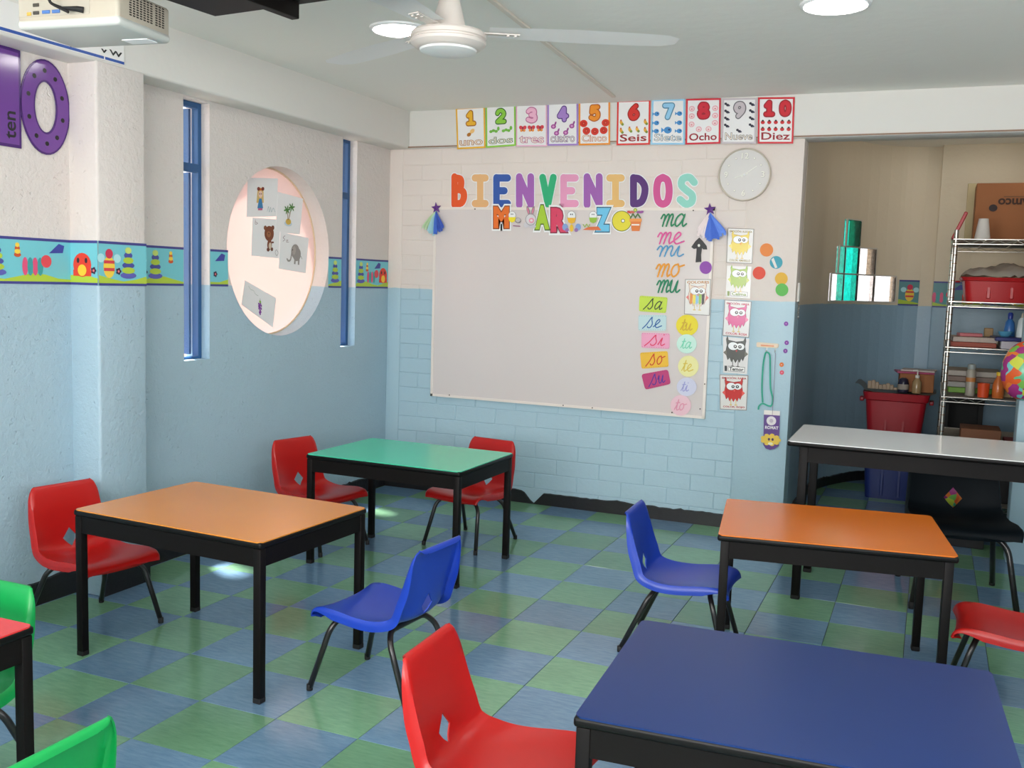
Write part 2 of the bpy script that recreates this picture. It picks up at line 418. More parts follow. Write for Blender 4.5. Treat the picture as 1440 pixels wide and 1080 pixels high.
tms = (tile_mesh('tile', M_tb), tile_mesh('tile', M_tg))
cells = []
for i in range(-6, 11):
    for j in range(-17, 16):
        cx, cy = (i+.5)*T, (j+.5)*T
        d = Vector((cx, cy, 0))-CAM; zz = d.dot(_f)
        vis = False
        if zz > .3:
            X = 720+FPX*d.dot(_r2)/zz; Y = 540-FPX*d.dot(_u2)/zz
            vis = -140 < X < 1580 and 400 < Y < 1230
        if cx < XL-.2: vis = False
        if cy > YB+.1 and cx < .9: vis = False
        if cy > 4.7 or (cy > YB and cx > 2.7): vis = False
        cells.append((zz, vis, i, j, cx, cy))
rest = bmesh.new(); ntile = 0
for zz, vis, i, j, cx, cy in sorted(cells):
    if cx < XL-.2 or (cy > YB+.1 and cx < .9) or cy > 4.9: continue
    if vis and ntile < 290:
        o = bpy.data.objects.new('tile', tms[(i+j) % 2]); COL.objects.link(o); o.parent = fl; o.location = (cx, cy, 0); ntile += 1
    else:
        h = T/2-.0009
        vs = [rest.verts.new((cx+a*h, cy+b*h, 0)) for a, b in ((-1, -1), (1, -1), (1, 1), (-1, 1))]
        rest.faces.new(vs).material_index = (i+j) % 2
ro = bm_obj('tile_field', rest, [M_tb, M_tg], fl); ro['kind'] = 'stuff'

# ---------------------------------------------------------------- walls
def holed_wall(name, outer, holes, ax, a0, a1, m, extra=None):
    """slab between ax=a0 (inner) and ax=a1, loops in the other two coordinates"""
    bm = bmesh.new()
    def P(u, v, a): return (a, u, v) if ax == 0 else (u, a, v)
    loops = [outer]+holes
    flat = [p for l in loops for p in l]
    tr = tessellate_polygon([[Vector((u, v, 0)) for u, v in l] for l in loops])
    A = [bm.verts.new(P(u, v, a0)) for u, v in flat]; B = [bm.verts.new(P(u, v, a1)) for u, v in flat]
    for t in tr:
        bm.faces.new([A[i] for i in t]); bm.faces.new([B[i] for i in reversed(t)])
    k = 0
    for l in loops:
        n = len(l)
        for i in range(n):
            j = (i+1) % n; bm.faces.new((A[k+i], A[k+j], B[k+j], B[k+i]))
        k += n
    o = bm_obj(name, bm, m); tag(o, kind='structure'); return o
def rloop(u0, u1, v0, v1): return [(u0, v0), (u1, v0), (u1, v1), (u0, v1)]
CW = (1.205, 1.542, 0.470)      # round window centre Y, Z, radius
circ = [(CW[0]+CW[2]*math.cos(2*math.pi*i/64), CW[1]+CW[2]*math.sin(2*math.pi*i/64)) for i in range(64)]
SA = (0.415, 0.602, 0.975, 2.25); SB = (1.815, 1.978, 0.978, 2.27)
holed_wall('wall_left', rloop(-5.2, 2.56, -.01, 2.6), [rloop(*SA), circ, rloop(*SB)], 0, XL, XL-.15, M_left)
# pillar between the windows and the corner of the number wall
bm = bmesh.new()
box(bm, XL-.02, -1.385, -.275, 0.0, -.004, ZB+.01, 0.012, 3)
tag(bm_obj('wall_pillar', bm, M_left, smooth=True), kind='structure')
# ring beam left and back, header over the alcove
bm = bmesh.new(); box(bm, XL-.1, -1.385, -5.1, 2.5, ZB, ZC+.1, 0.014, 3); tag(bm_obj('trim_beam_left', bm, M_beam, smooth=True), kind='structure')
bm = bmesh.new(); box(bm, -1.386, 3.3, 2.357, 2.55, ZB, ZC+.1, 0.008, 2); tag(bm_obj('trim_beam_back', bm, M_beam, smooth=True), kind='structure')
XJ = 1.122; XJ2 = 2.295
wb = boxo('wall_back', XL-.1, XJ, YB, 2.555, -.01, ZB+.02, M_back, bev=.006); tag(wb, kind='structure')
# painted bricks of the back wall: each one a piece of the wall
bh, bw, gap = 0.098, 0.288, 0.0045
x0b, x1b = -1.44, 0.82
vari = []
for q in range(4):
    bm = bmesh.new(); rr = random.Random(q)
    box(bm, 0, bw-gap, 0, .014, 0, bh-gap, 0.0022, 1)
    for v in bm.verts: v.co += Vector((rr.uniform(-.0008, .0008), rr.uniform(-.0012, .0012), rr.uniform(-.0012, .0012)))
    bmesh.ops.recalc_face_normals(bm, faces=bm.faces[:]); me = bpy.data.meshes.new('brick'); bm.to_mesh(me); bm.free(); me.materials.append(M_back); vari.append(me)
board = (-1.19, .63, .78, 1.78)
for r_ in range(23):
    z0 = 0.004+r_*bh
    if z0+bh > ZB: break
    x = x0b - (bw/2 if r_ % 2 else 0)
    while x < x1b:
        a, b = max(x, x0b), min(x+bw, x1b)
        hid = a > board[0]+.05 and b < board[1]-.05 and z0 > board[2]+.04 and z0+bh < board[3]-.04
        if b-a > .03 and not hid:
            full = abs(b-a-bw) < 1e-6
            if full: me = random.choice(vari)
            else:
                bm = bmesh.new(); box(bm, 0, b-a-gap, 0, .014, 0, bh-gap, .0022, 1); bmesh.ops.recalc_face_normals(bm, faces=bm.faces[:])
                me = bpy.data.meshes.new('brick'); bm.to_mesh(me); bm.free(); me.materials.append(M_back)
            o = bpy.data.objects.new('brick', me); COL.objects.link(o); o.parent = wb; o.location = (a, YB-(.0045 if z0 < 1.3 else .0022)+random.uniform(-.0005, .0005), z0)
        x += bw
# smooth plaster strips at both ends of the bricks
for a, b in ((XL, -1.442), (.822, XJ)):
    o = boxo('plaster_strip', a, b, YB-.0045, YB+.01, 0, ZB, M_back, wb, bev=.002)
wr = boxo('wall_back_right', XJ2, 3.3, YB-.0065, 2.555, -.01, ZB+.02, M_back, bev=.006); tag(wr, kind='structure')
# ceiling
tag(boxo('ceiling', -1.75, 3.4, -5.2, 5.0, ZC, ZC+.08, M_ceil), kind='structure')
# walls out of frame: right wall with a window opening, rear wall with a window opening
holed_wall('wall_right', rloop(-5.2, 2.56, -.01, 2.6), [rloop(-3.4, -1.2, .9, 2.1)], 0, 3.2, 3.3, M_left)
holed_wall('wall_rear', rloop(-1.7, 3.35, -.01, 2.6), [rloop(-.6, 2.6, .9, 2.2)], 1, -5.0, -5.1, M_back)
# alcove: curved wall, then a flat one with a shallow pier, right wall
arc = [(XJ+.001, 2.55), (1.105, 3.0), (1.11, 3.4), (1.122, 3.7), (1.165, 3.92), (1.24, 4.12), (1.35, 4.33), (1.47, 4.47), (1.60, 4.56), (1.74, 4.60)]
GBH = (1.365, 1.96)
arc = [tuple(p)[:2] for p in catmull([(a, b, 0) for a, b in arc], 3)]
def arc_len():
    L = [0]
    for a, b in zip(arc, arc[1:]): L.append(L[-1]+math.hypot(b[0]-a[0], b[1]-a[1]))
    return L
AL = arc_len()
def arc_at(s):
    for i in range(len(AL)-1):
        if AL[i] <= s <= AL[i+1]:
            t = (s-AL[i])/(AL[i+1]-AL[i]); a = Vector((*arc[i], 0)); b = Vector((*arc[i+1], 0)); d = (b-a).normalized()
            return a.lerp(b, t), d, Vector((-d.y, d.x, 0))
    a = Vector((*arc[-2], 0)); b = Vector((*arc[-1], 0)); d = (b-a).normalized(); return b, d, Vector((-d.y, d.x, 0))
# nearest arc length for the glass block openings
def s_for_px(px):
    best = None
    for k in range(400):
        s = AL[-1]*k/399; p, d, n = arc_at(s); q = Vector((p.x, p.y, 1.4))-CAM; zz = q.dot(_f); X = 720+FPX*q.dot(_r2)/zz
        if best is None or abs(X-px) < best[0]: best = (abs(X-px), s)
    return best[1]
sA = s_for_px(1257); BW = 0.196
cols = [sA-BW*4, sA-BW*3, sA-BW*2, sA-BW, sA]
blocks = [(0, 0), (1, 0), (2, 0), (3, 0), (0.5, 1), (1.0, 1), (2.0, 1), (1.0, 2)]   # (column, row) ; row height .196
ZG = 1.350
open_cells = {(c, r) for c in range(4) for r in [0]} | {(0, 1), (1, 1), (2, 1), (1, 2)}
bm = bmesh.new()
ss = sorted(set([s for s in AL if not (cols[0]-.02 < s < cols[-1]+.02)] + cols + [cols[k]+BW/2 for k in range(4)]))
zs = [-.01, ZG, ZG+BW, ZG+2*BW, ZG+3*BW, ZC+.05]
for s0, s1 in zip(ss, ss[1:]):
    for zi, (za, zb) in enumerate(zip(zs, zs[1:])):
        c = (s0+s1)/2
        ci = int((c-cols[0])/BW) if cols[0] < c < cols[-1] else None
        ishole = ci is not None and (ci, zi-1) in open_cells
        if ishole and zi == 2 and ci == 0 and (c-cols[0]) < BW/2: ishole = False
        if ishole: continue
        p, _, n0 = arc_at(s0); q, _, n1 = arc_at(s1)
        n = Vector((-(q-p).y, (q-p).x, 0)).normalized()*.09
        vs = []
        for w, off in ((p, 0), (q, 0), (q, 1), (p, 1)):
            for z in (za, zb): vs.append(bm.verts.new((w.x+n.x*off, w.y+n.y*off, z)))
        a = vs
        for f in ((0, 2, 3, 1), (2, 4, 5, 3), (4, 6, 7, 5), (6, 0, 1, 7), (0, 6, 4, 2), (1, 3, 5, 7)): bm.faces.new([a[i] for i in f])
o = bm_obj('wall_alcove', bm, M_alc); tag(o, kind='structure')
bm = bmesh.new()
box(bm, 1.70, 2.75, 4.60, 4.75, -.01, ZC+.05)
box(bm, 1.835, 2.75, 4.50, 4.62, -.01, ZC+.05, .01, 2)
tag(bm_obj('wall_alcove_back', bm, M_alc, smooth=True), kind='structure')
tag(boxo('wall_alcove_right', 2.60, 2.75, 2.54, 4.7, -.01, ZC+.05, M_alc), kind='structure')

# black painted baseboards with ragged tops
def ragged(name, path, h, seed, th=.012, notch=None, side=1):
    """path = list of (x,y) on the wall foot, the strip stands in front of it"""
    rr = random.Random(seed); bm = bmesh.new(); pts = []
    for (a, b) in zip(path, path[1:]):
        a = Vector((*a, 0)); b = Vector((*b, 0)); n = max(1, int((b-a).length/.022))
        for k in range(n): pts.append((a.lerp(b, k/n), (b-a).normalized()))
    pts.append((Vector((*path[-1], 0)), pts[-1][1]))
    hh = h; rows = []
    for i, (p, d) in enumerate(pts):
        hh += rr.uniform(-.003, .003); hh = min(h*1.05, max(h*.93, hh))
        top = hh+rr.choice([0, 0, 0, 0, .002, -.003, .008 if rr.random() < .15 else 0])
        if notch and notch[0] < p.x < notch[1]: top = max(.006, abs((p.x-(notch[0]+notch[1])/2))*1.1)
        n = Vector((d.y, -d.x, 0))*side
        rows.append([bm.verts.new((*(p.xy), 0)), bm.verts.new((*((p+n*th).xy), 0)), bm.verts.new((*((p+n*th).xy), top-.003)), bm.verts.new((*(p.xy), top))])
    for a, b in zip(rows, rows[1:]):
        for k in range(3): bm.faces.new((a[k], b[k], b[k+1], a[k+1]))
    bm.faces.new(rows[0]); bm.faces.new(rows[-1][::-1])
    o = bm_obj(name, bm, M_black); tag(o, kind='structure'); return o
ragged('baseboard_left', [(XL, -4.9), (XL, -.275)], .105, 3)
ragged('baseboard_pillar', [(-1.385, -.275), (-1.385, 0)], .10, 5)
ragged('baseboard_left_window', [(XL, .0), (XL, 2.38)], .10, 6)
ragged('baseboard_back', [(XL, YB-.0075), (XJ, YB-.0075)], .082, 9, notch=(-.50, -.37))
ragged('baseboard_alcove', arc, .07, 12)
# trim_cable: thin ledge line under the number cards
tag(boxo('trim_1', XL, XJ+2.1, 2.3515, 2.357, ZB+.004, ZB+.012, mat('ledge_brown', (150, 120, 100), .6)), kind='structure')

# ---------------------------------------------------------------- windows
def slit_window(n, y0, y1, z0, z1, zr, xf=-1.600):
    w = empty('window_%d' % n, (xf, (y0+y1)/2, z0)); w['kind'] = 'structure'; w['label'] = 'tall narrow blue slit window'
    def part(nm, a): 
        bm = bmesh.new()
        for q in a: box(bm, q[0]-xf, q[1]-xf, q[2]-(y0+y1)/2, q[3]-(y0+y1)/2, q[4]-z0, q[5]-z0, .002, 1)
        return bm_obj(nm, bm, M_blueframe, w)
    t = .026
    part('window_frame', [(xf-.03, xf+.01, y0, y0+t, z0, z1), (xf-.03, xf+.01, y1-t, y1, z0, z1), (xf-.03, xf+.01, y0+t, y1-t, z1-t, z1), (xf-.03, xf+.01, y0+t, y1-t, z0, z0+.012)])
    part('mid_rail', [(xf-.03, xf+.014, y0+t, y1-t, zr-.02, zr+.02)])
    # hinged upper sash tilted outwards: stile pair
    part('sash_stile', [(xf-.075, xf-.035, y1-t-.016, y1-t, zr+.02, z1-t)])
    part('sash_stile', [(xf-.075, xf-.035, y1-t-.016, y1-t, z0+.02, zr-.02)])
    g = boxo('pane', xf-.018-xf, xf-.014-xf, y0+t-(y0+y1)/2, y1-t-(y0+y1)/2, .012, zr-.02-z0, M_glass, w)
    g2 = boxo('pane', xf-.018-xf, xf-.014-xf, y0+t-(y0+y1)/2, y1-t-(y0+y1)/2, zr+.02-z0, z1-t-z0, M_glass, w)
    return w
M_glass = bpy.data.materials.new('window_glass'); M_glass.use_nodes = True
nt = M_glass.node_tree; [nt.nodes.remove(x) for x in list(nt.nodes)]
o_ = nt.nodes.new('ShaderNodeOutputMaterial'); tr = nt.nodes.new('ShaderNodeBsdfTransparent'); gl = nt.nodes.new('ShaderNodeBsdfGlossy'); gl.inputs['Roughness'].default_value = .03
mx = nt.nodes.new('ShaderNodeMixShader'); mx.inputs[0].default_value = .05; nt.links.new(tr.outputs[0], mx.inputs[1]); nt.links.new(gl.outputs[0], mx.inputs[2]); nt.links.new(mx.outputs[0], o_.inputs[0])
slit_window(1, *SA, 1.93)
slit_window(3, *SB, 1.92)
# round window with a frosted peach pane
M_frost = bpy.data.materials.new('frosted_peach_pane'); M_frost.use_nodes = True
nt = M_frost.node_tree; [nt.nodes.remove(x) for x in list(nt.nodes)]
o_ = nt.nodes.new('ShaderNodeOutputMaterial'); tl_ = nt.nodes.new('ShaderNodeBsdfTranslucent'); tl_.inputs[0].default_value = (.68, .575, .555, 1)
df = nt.nodes.new('ShaderNodeBsdfDiffuse'); df.inputs[0].default_value = (.80, .66, .62, 1)
mx = nt.nodes.new('ShaderNodeMixShader'); mx.inputs[0].default_value = .35
nt.links.new(tl_.outputs[0], mx.inputs[1]); nt.links.new(df.outputs[0], mx.inputs[2]); nt.links.new(mx.outputs[0], o_.inputs[0])
w2 = empty('window_2', (-1.64, CW[0], CW[1])); w2['kind'] = 'structure'; w2['label'] = 'round window with frosted peach pane in a deep white reveal'
bm = bmesh.new(); n = 64; rg = []
for x in (0, -.006): rg.append([bm.verts.new((x, (CW[2]+.006)*math.cos(2*math.pi*i/n), (CW[2]+.006)*math.sin(2*math.pi*i/n))) for i in range(n)])
bm.faces.new(rg[0]); bm.faces.new(rg[1][::-1])
for i in range(n): bm.faces.new((rg[0][i], rg[1][i], rg[1][(i+1) % n], rg[0][(i+1) % n]))
bm_obj('pane', bm, M_frost, w2)
bm = bmesh.new(); rings = []
for (x, r_) in ((.0, CW[2]+.004), (.006, CW[2]+.004), (.006, CW[2]-.008), (.0, CW[2]-.008)):
    rings.append([bm.verts.new((x+.0005, r_*math.cos(2*math.pi*i/n), r_*math.sin(2*math.pi*i/n))) for i in range(n)])
for k in range(4):
    for i in range(n): bm.faces.new((rings[k][i], rings[(k+1) % 4][i], rings[(k+1) % 4][(i+1) % n], rings[k][(i+1) % n]))
bm_obj('putty_ring', bm, mat('putty', (214, 190, 160), .7, 1.1), w2)
# outside: sunlit stucco wall and yard
tag(boxo('wall_outside', -4.6, -4.4, -3.5, 6.5, -.3, 1.15, M_out), kind='structure')
tag(boxo('ground_outside', -9, -1.72, -6, 12, -.4, -.3, mat('yard_concrete', (190, 180, 168), .9)), kind='structure')

# glass blocks of the alcove
def glass_mat(nm, col, rough):
    m = bpy.data.materials.new(nm); m.use_nodes = True; nt = m.node_tree; [nt.nodes.remove(x) for x in list(nt.nodes)]
    o_ = nt.nodes.new('ShaderNodeOutputMaterial'); t = nt.nodes.new('ShaderNodeBsdfRefraction'); t.inputs['IOR'].default_value = 1.04; t.inputs['Roughness'].default_value = rough
    g = nt.nodes.new('ShaderNodeBsdfGlossy'); g.inputs['Roughness'].default_value = .12
    mx = nt.nodes.new('ShaderNodeMixShader'); mx.inputs[0].default_value = .07
    tc = nt.nodes.new('ShaderNodeNewGeometry'); wv = nt.nodes.new('ShaderNodeTexNoise'); wv.inputs['Scale'].default_value = 30; wv.inputs['Distortion'].default_value = 1.5
    nt.links.new(tc.outputs['Position'], wv.inputs['Vector'])
    bp = nt.nodes.new('ShaderNodeBump'); bp.inputs['Strength'].default_value = .9; bp.inputs['Distance'].default_value = .02; nt.links.new(wv.outputs['Fac'], bp.inputs['Height'])
    cr = nt.nodes.new('ShaderNodeValToRGB'); cr.color_ramp.elements[0].color = (*[c*.8 for c in col], 1); cr.color_ramp.elements[1].color = (*col, 1)
    cr.color_ramp.elements[0].position = .36; cr.color_ramp.elements[1].position = .6
    nt.links.new(wv.outputs['Fac'], cr.inputs[0]); nt.links.new(cr.outputs[0], t.inputs[0])
    nt.links.new(bp.outputs['Normal'], g.inputs['Normal']); nt.links.new(t.outputs[0], mx.inputs[1]); nt.links.new(g.outputs[0], mx.inputs[2]); nt.links.new(mx.outputs[0], o_.inputs[0])
    return m
M_gw = glass_mat('clear_glass_block', (.92, .87, .83), .2); M_gg = glass_mat('green_glass_block', (.08, .68, .57), .2)
w4 = empty('window_4', (1.4, 4.3, ZG)); w4['kind'] = 'structure'; w4['label'] = 'stepped window of clear and green glass blocks'
def glass_block(s0, wid, row, m, lab=None):
    p, d, n_ = arc_at(s0+wid/2); bm = bmesh.new()
    box(bm, -wid/2+.004, wid/2-.004, -.03, .055, .004, BW-.004, .012, 2)
    # rim
    M = Matrix(((d.x, -d.y, 0, p.x), (d.y, d.x, 0, p.y), (0, 0, 1, ZG+row*BW), (0, 0, 0, 1)))
    bmesh.ops.transform(bm, matrix=Matrix.Translation((-1.4, -4.3, -ZG)) @ M, verts=bm.verts[:])
    o = bm_obj('glass_block', bm, m, w4, smooth=True)
    if lab: o['label'] = lab
bm = bmesh.new()
for ci_, row_, half in [(c_, 0, 0) for c_ in range(4)]+[(0, 1, 1), (1, 1, 0), (2, 1, 0), (1, 2, 0)]:
    s0_ = cols[ci_]+(BW/2 if half else 0); wid_ = BW/2 if half else BW
    p_, d_, n_ = arc_at(s0_+wid_/2); M = Matrix(((d_.x, -d_.y, 0, p_.x-1.4), (d_.y, d_.x, 0, p_.y-4.3), (0, 0, 1, row_*BW), (0, 0, 0, 1)))
    for q in ((-wid_/2-.004, -wid_/2+.005, 0, BW), (wid_/2-.005, wid_/2+.004, 0, BW), (-wid_/2, wid_/2, -.004, .005), (-wid_/2, wid_/2, BW-.005, BW+.004)):
        box(bm, q[0], q[1], -.024, -.012, q[2], q[3], M=M)
bm_obj('mortar', bm, mat('block_mortar', (205, 200, 190), .8, 1.1), w4)
glass_block(cols[0], BW, 0, M_gw); glass_block(cols[1], BW, 0, M_gg, 'green glass block'); glass_block(cols[2], BW, 0, M_gw); glass_block(cols[3], BW, 0, M_gw)
glass_block(cols[0]+BW/2, BW/2, 1, M_gw); glass_block(cols[1], BW, 1, M_gg, 'green glass block'); glass_block(cols[2], BW, 1, M_gw)
glass_block(cols[1], BW, 2, M_gg, 'green glass block')

# ---------------------------------------------------------------- border wallpaper
LONG = [(k_, -q_-3.57*r_) for r_ in range(6) for k_, q_ in (('f', .38), ('c', .98), ('w', 1.42), ('h', 1.95), ('o', 2.3), ('b', 2.6), ('l', 3.45))]
def border_print(pr, seed, items=()):
    """toy garden border: teal ground, lime grass, purple edges and toys; card units = border heights"""
    rr = random.Random(seed); A = pr.A; P = (62, 60, 130); Rd = (205, 60, 70); Yl = (235, 200, 70); Lm = (170, 195, 60)
    n = max(2, int(A/0.35)); g = [(0, .05)]
    for i in range(n+1): g.append((A*i/n, .17+.07*math.sin(i*1.3+seed)))
    g.append((A, .05)); pr.poly(g, Lm, 1)
    pr.rect(0, 0, A, .055, P, 2); pr.rect(0, .94, A, 1, P, 2)
    
    def bee(x):
        if not (.1 < x < A-.1): return
        pr.ell(x, .42, .17, .25, Yl, 3); pr.rect(x-.155, .33, x+.155, .40, Rd, 4); pr.rect(x-.155, .5, x+.155, .57, Rd, 4)
        pr.ell(x, .72, .11, .11, (200, 50, 80), 4); pr.ell(x-.24, .62, .11, .1, (170, 215, 220), 3); pr.ell(x+.24, .62, .11, .1, (170, 215, 220), 3)
    def hive(x):
        if not (.12 < x < A-.12): return
        for k, (w, c) in enumerate([(.25, (90, 90, 170)), (.2, Lm), (.19, (70, 75, 150)), (.16, Lm), (.13, (70, 75, 150)), (.1, (190, 210, 110))]):
            pr.ell(x, .24+k*.115, w, .075, c, 3+(k % 2), 14)
    def cat(x):
        if not (.28 < x < A-.3): return
        for k in range(4): pr.ell(x-.25+k*.13, .38, .075, .2, [(215, 80, 120), (60, 150, 150)][k % 2], 3+(k % 2), 14)
        pr.ell(x+.3, .5, .14, .14, (215, 70, 80), 5)
    def flyer(x):
        if .2 < x < A-.2:
            pr.poly([(x-.22, .68), (x+.05, .9), (x+.2, .86), (x+.16, .7)], (60, 65, 150), 3)
    def ladybird(x):
        if not (.2 < x < A-.2): return
        pr.ell(x, .45, .27, .27, (220, 60, 40), 3); pr.rect(x-.27, .2, x+.27, .34, (220, 60, 40), 3)
        pr.ell(x, .33, .13, .13, (245, 190, 50), 5); pr.ell(x-.12, .55, .04, .06, (40, 30, 40), 4); pr.ell(x+.12, .55, .04, .06, (40, 30, 40), 4)
    def flower(x, y=.33):
        if .1 < x < A-.1:
            for k in range(5): pr.ell(x+.05*math.cos(k*1.257), y+.05*math.sin(k*1.257), .035, .035, (50, 30, 60), 3, 8)
            pr.ell(x, y, .03, .03, (230, 120, 120), 4, 8)
    def wasp(x):
        if .15 < x < A-.15:
            for k in range(4): pr.ell(x, .62+k*.07, .09-.012*k, .05, [(200, 80, 40), (235, 200, 70)][k % 2], 3+(k % 2), 12)
    fn = {'b': bee, 'h': hive, 'w': wasp, 'c': cat, 'f': flyer, 'l': ladybird, 'o': flower}
    for kch, q in items: fn[kch](q if q >= 0 else A+q)
BZ0, BZ1 = 1.345, 1.532
def border(x, y0, y1, seed, shift, label, z0=BZ0, z1=BZ1, cut=None):
    c = [Vector((x, y0, z1)), Vector((x, y1, z1)), Vector((x, y1, z0)), Vector((x, y0, z0))]
    pr = Print(c, .0012, (112, 190, 200), .5)
    border_print(pr, seed, shift)
    return pr.build('wallpaper_border', label, 'wallpaper border')
border(XL+.001, -4.6, -.277, 1, LONG, 'toy garden wallpaper border left of the white pillar, under the purple numeral')
border(-1.3845, -.274, -.001, 2, (('b', .3), ('o', .58), ('h', .88), ('w', 1.32)), 'short piece of toy garden border across the wall pillar')
pr = Print([Vector((XL+.002, -.2765, BZ1)), Vector((-1.386, -.2765, BZ1)), Vector((-1.386, -.2765, BZ0)), Vector((XL+.002, -.2765, BZ0))], .0012, (112, 190, 200), .5)
border_print(pr, 7, (('l', .36), ('o', .7))); pr.build('wallpaper_border', 'narrow toy garden border piece on the side face of the pillar', 'wallpaper border')
border(XL+.001, .004, SA[0]-.004, 3, (('b', .5), ('o', .8), ('h', 1.15), ('w', 1.7)), 'toy garden border between the pillar and the first slit window')
def circ_cut(y0, y1, seed, shift, label, right):
    # strip whose end follows the round window
    zc = (BZ0+BZ1)/2; 
    if not right: y1 = CW[0]-math.sqrt((CW[2]+.0)**2-(zc-CW[1])**2)-.004
    else: y0 = CW[0]+math.sqrt((CW[2]+.0)**2-(zc-CW[1])**2)+.006
    return border(XL+.001, y0, y1, seed, shift, label)
circ_cut(SA[1]+.003, 0, 4, (('o', .2), ('f', .4)), 'toy garden border between the first slit window and the round window', False)
circ_cut(0, SB[0]-.004, 5, (('h', .38),), 'narrow piece of toy garden border right of the round window', True)
border(XL+.001, SB[1]+.003, 2.38, 6, (('h', .3), ('w', .7), ('c', 1.02), ('f', 1.4), ('l', 1.78)), 'toy garden border between the second slit window and the corner')
# border in the alcove: curved wall end and pier, shade mixed into the ground colour
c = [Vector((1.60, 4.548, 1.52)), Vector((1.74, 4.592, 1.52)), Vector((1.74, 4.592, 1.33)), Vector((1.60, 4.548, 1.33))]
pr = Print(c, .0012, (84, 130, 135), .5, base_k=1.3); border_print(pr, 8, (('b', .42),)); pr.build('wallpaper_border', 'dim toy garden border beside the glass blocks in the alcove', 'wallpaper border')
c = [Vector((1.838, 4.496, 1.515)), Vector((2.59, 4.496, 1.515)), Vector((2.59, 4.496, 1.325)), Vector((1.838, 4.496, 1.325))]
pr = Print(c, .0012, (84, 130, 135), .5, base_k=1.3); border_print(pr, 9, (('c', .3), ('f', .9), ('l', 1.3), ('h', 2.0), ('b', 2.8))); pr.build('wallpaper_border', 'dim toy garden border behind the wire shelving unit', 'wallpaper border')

# ---------------------------------------------------------------- number cards
YC = 2.350
DG = {'1': [[(.15, .72), (.52, 1)], [(.52, 1), (.52, 0)], [(.1, 0), (.95, 0)]],
 '2': [[(.05, .78), (.25, .98), (.65, 1), (.92, .78), (.8, .5), (.05, 0)], [(.05, 0), (.98, 0)]],
 '3': [[(.05, .85), (.35, 1), (.8, .92), (.85, .65), (.4, .53)], [(.4, .53), (.9, .42), (.92, .12), (.5, 0), (.02, .12)]],
 '4': [[(.62, 1), (.02, .35)], [(.02, .32), (1, .32)], [(.68, 1), (.68, 0)]],
 '5': [[(.92, 1), (.2, 1)], [(.2, 1), (.12, .55)], [(.12, .55), (.6, .66), (.95, .42), (.85, .1), (.45, -.02), (.02, .1)]],
 '6': [[(.75, 1), (.3, .7), (.06, .35), (.25, .02), (.65, 0), (.92, .25), (.75, .5), (.4, .55), (.1, .35)]],
 '7': [[(.03, .98), (.95, .98)], [(.95, .98), (.4, 0)]],
 '8': [[(.5, .54), (.12, .72), (.25, .97), (.5, 1), (.78, .95), (.88, .72), (.5, .54), (.06, .33), (.15, .04), (.5, -.02), (.88, .06), (.94, .33), (.5, .54)]],
 '9': [[(.9, .62), (.65, .42), (.25, .45), (.06, .7), (.25, .98), (.7, 1), (.93, .75), (.85, .4), (.35, 0)]],
 '0': [[(.5, 1), (.15, .85), (.04, .5), (.15, .12), (.5, 0), (.85, .12), (.96, .5), (.85, .85), (.5, 1)]]}
def digit(pr, s, box_, fill, edge, off=.05):
    x0, y0, x1, y1 = box_; n = len(s); w_ = (x1-x0)/(n+.25*(n-1))
    for wi, (w, c, l) in enumerate(((.135, edge, 2), (.088, fill, 4))):
        for i, ch in enumerate(s):
            a = x0+i*w_*1.3; e = .055
            for st in DG[ch]: pr.stroke([(a+e+(w_-2*e)*p, y0+e+(y1-y0-2*e)*q) for p, q in st], w, c, l, 4 if len(st) > 2 else 0)
colr_now = None
def word(pr, s, x0, y0, x1, y1, edge, fill=(235, 232, 228)):
    pr.text(s, x0, y0, x1, y1, edge, 2, .032 if fill != colr_now else .018); 
    if fill and fill != colr_now: pr.text(s, x0, y0, x1, y1, fill, 3, -.008)
NUM = [
 ('1', 'uno', [(641, 152), (682, 149.5), (683, 208), (643, 210)], (232, 178, 50), (165, 95, 20)),
 ('2', 'dos', [(683, 149), (725, 147), (725.5, 205), (683.5, 208)], (140, 200, 70), (50, 95, 40)),
 ('3', 'tres', [(726, 147.5), (769, 145), (769.5, 206), (726, 206)], (235, 180, 205), (190, 110, 150)),
 ('4', 'cuatro', [(770, 145.5), (813, 143.5), (813, 204.5), (770, 205)], (165, 130, 200), (90, 60, 130)),
 ('5', 'Cinco', [(814, 143.5), (858, 141.5), (858, 203.5), (814, 204.5)], (235, 145, 45), (180, 85, 20)),
 ('6', 'Seis', [(868, 141.5), (915, 140), (914, 203.5), (867, 204.5)], (215, 50, 45), (150, 30, 30)),
 ('7', 'Siete', [(917, 140), (963.5, 139), (963, 203.5), (915, 203.5)], (150, 200, 230), (80, 130, 160)),
 ('8', 'Ocho', [(965, 139), (1014, 138), (1013, 202), (964, 203.5)], (205, 40, 60), (150, 20, 40)),
 ('9', 'Nueve', [(1016, 138.5), (1064.5, 137.5), (1063, 202), (1014.5, 202)], (195, 185, 190), (110, 105, 110)),
 ('10', 'Diez', [(1066, 137), (1118, 136.5), (1115.5, 202), (1065.5, 202)], (205, 35, 50), (150, 20, 35))]
LBL = ['yellow framed card 1 uno with one bee', 'green framed card 2 dos with two caterpillars', 'pale pink framed card 3 tres with three butterflies', 'lilac framed card 4 cuatro with four snails', 'orange framed card 5 Cinco with five red discs',
       'red framed card 6 Seis with six small birds', 'pale blue framed card 7 Siete with seven blue fish', 'crimson framed card 8 Ocho with pink outlined piglets', 'grey framed card 9 Nueve with nine dark ants', 'red framed card 10 Diez with ten ladybirds, last of the row']
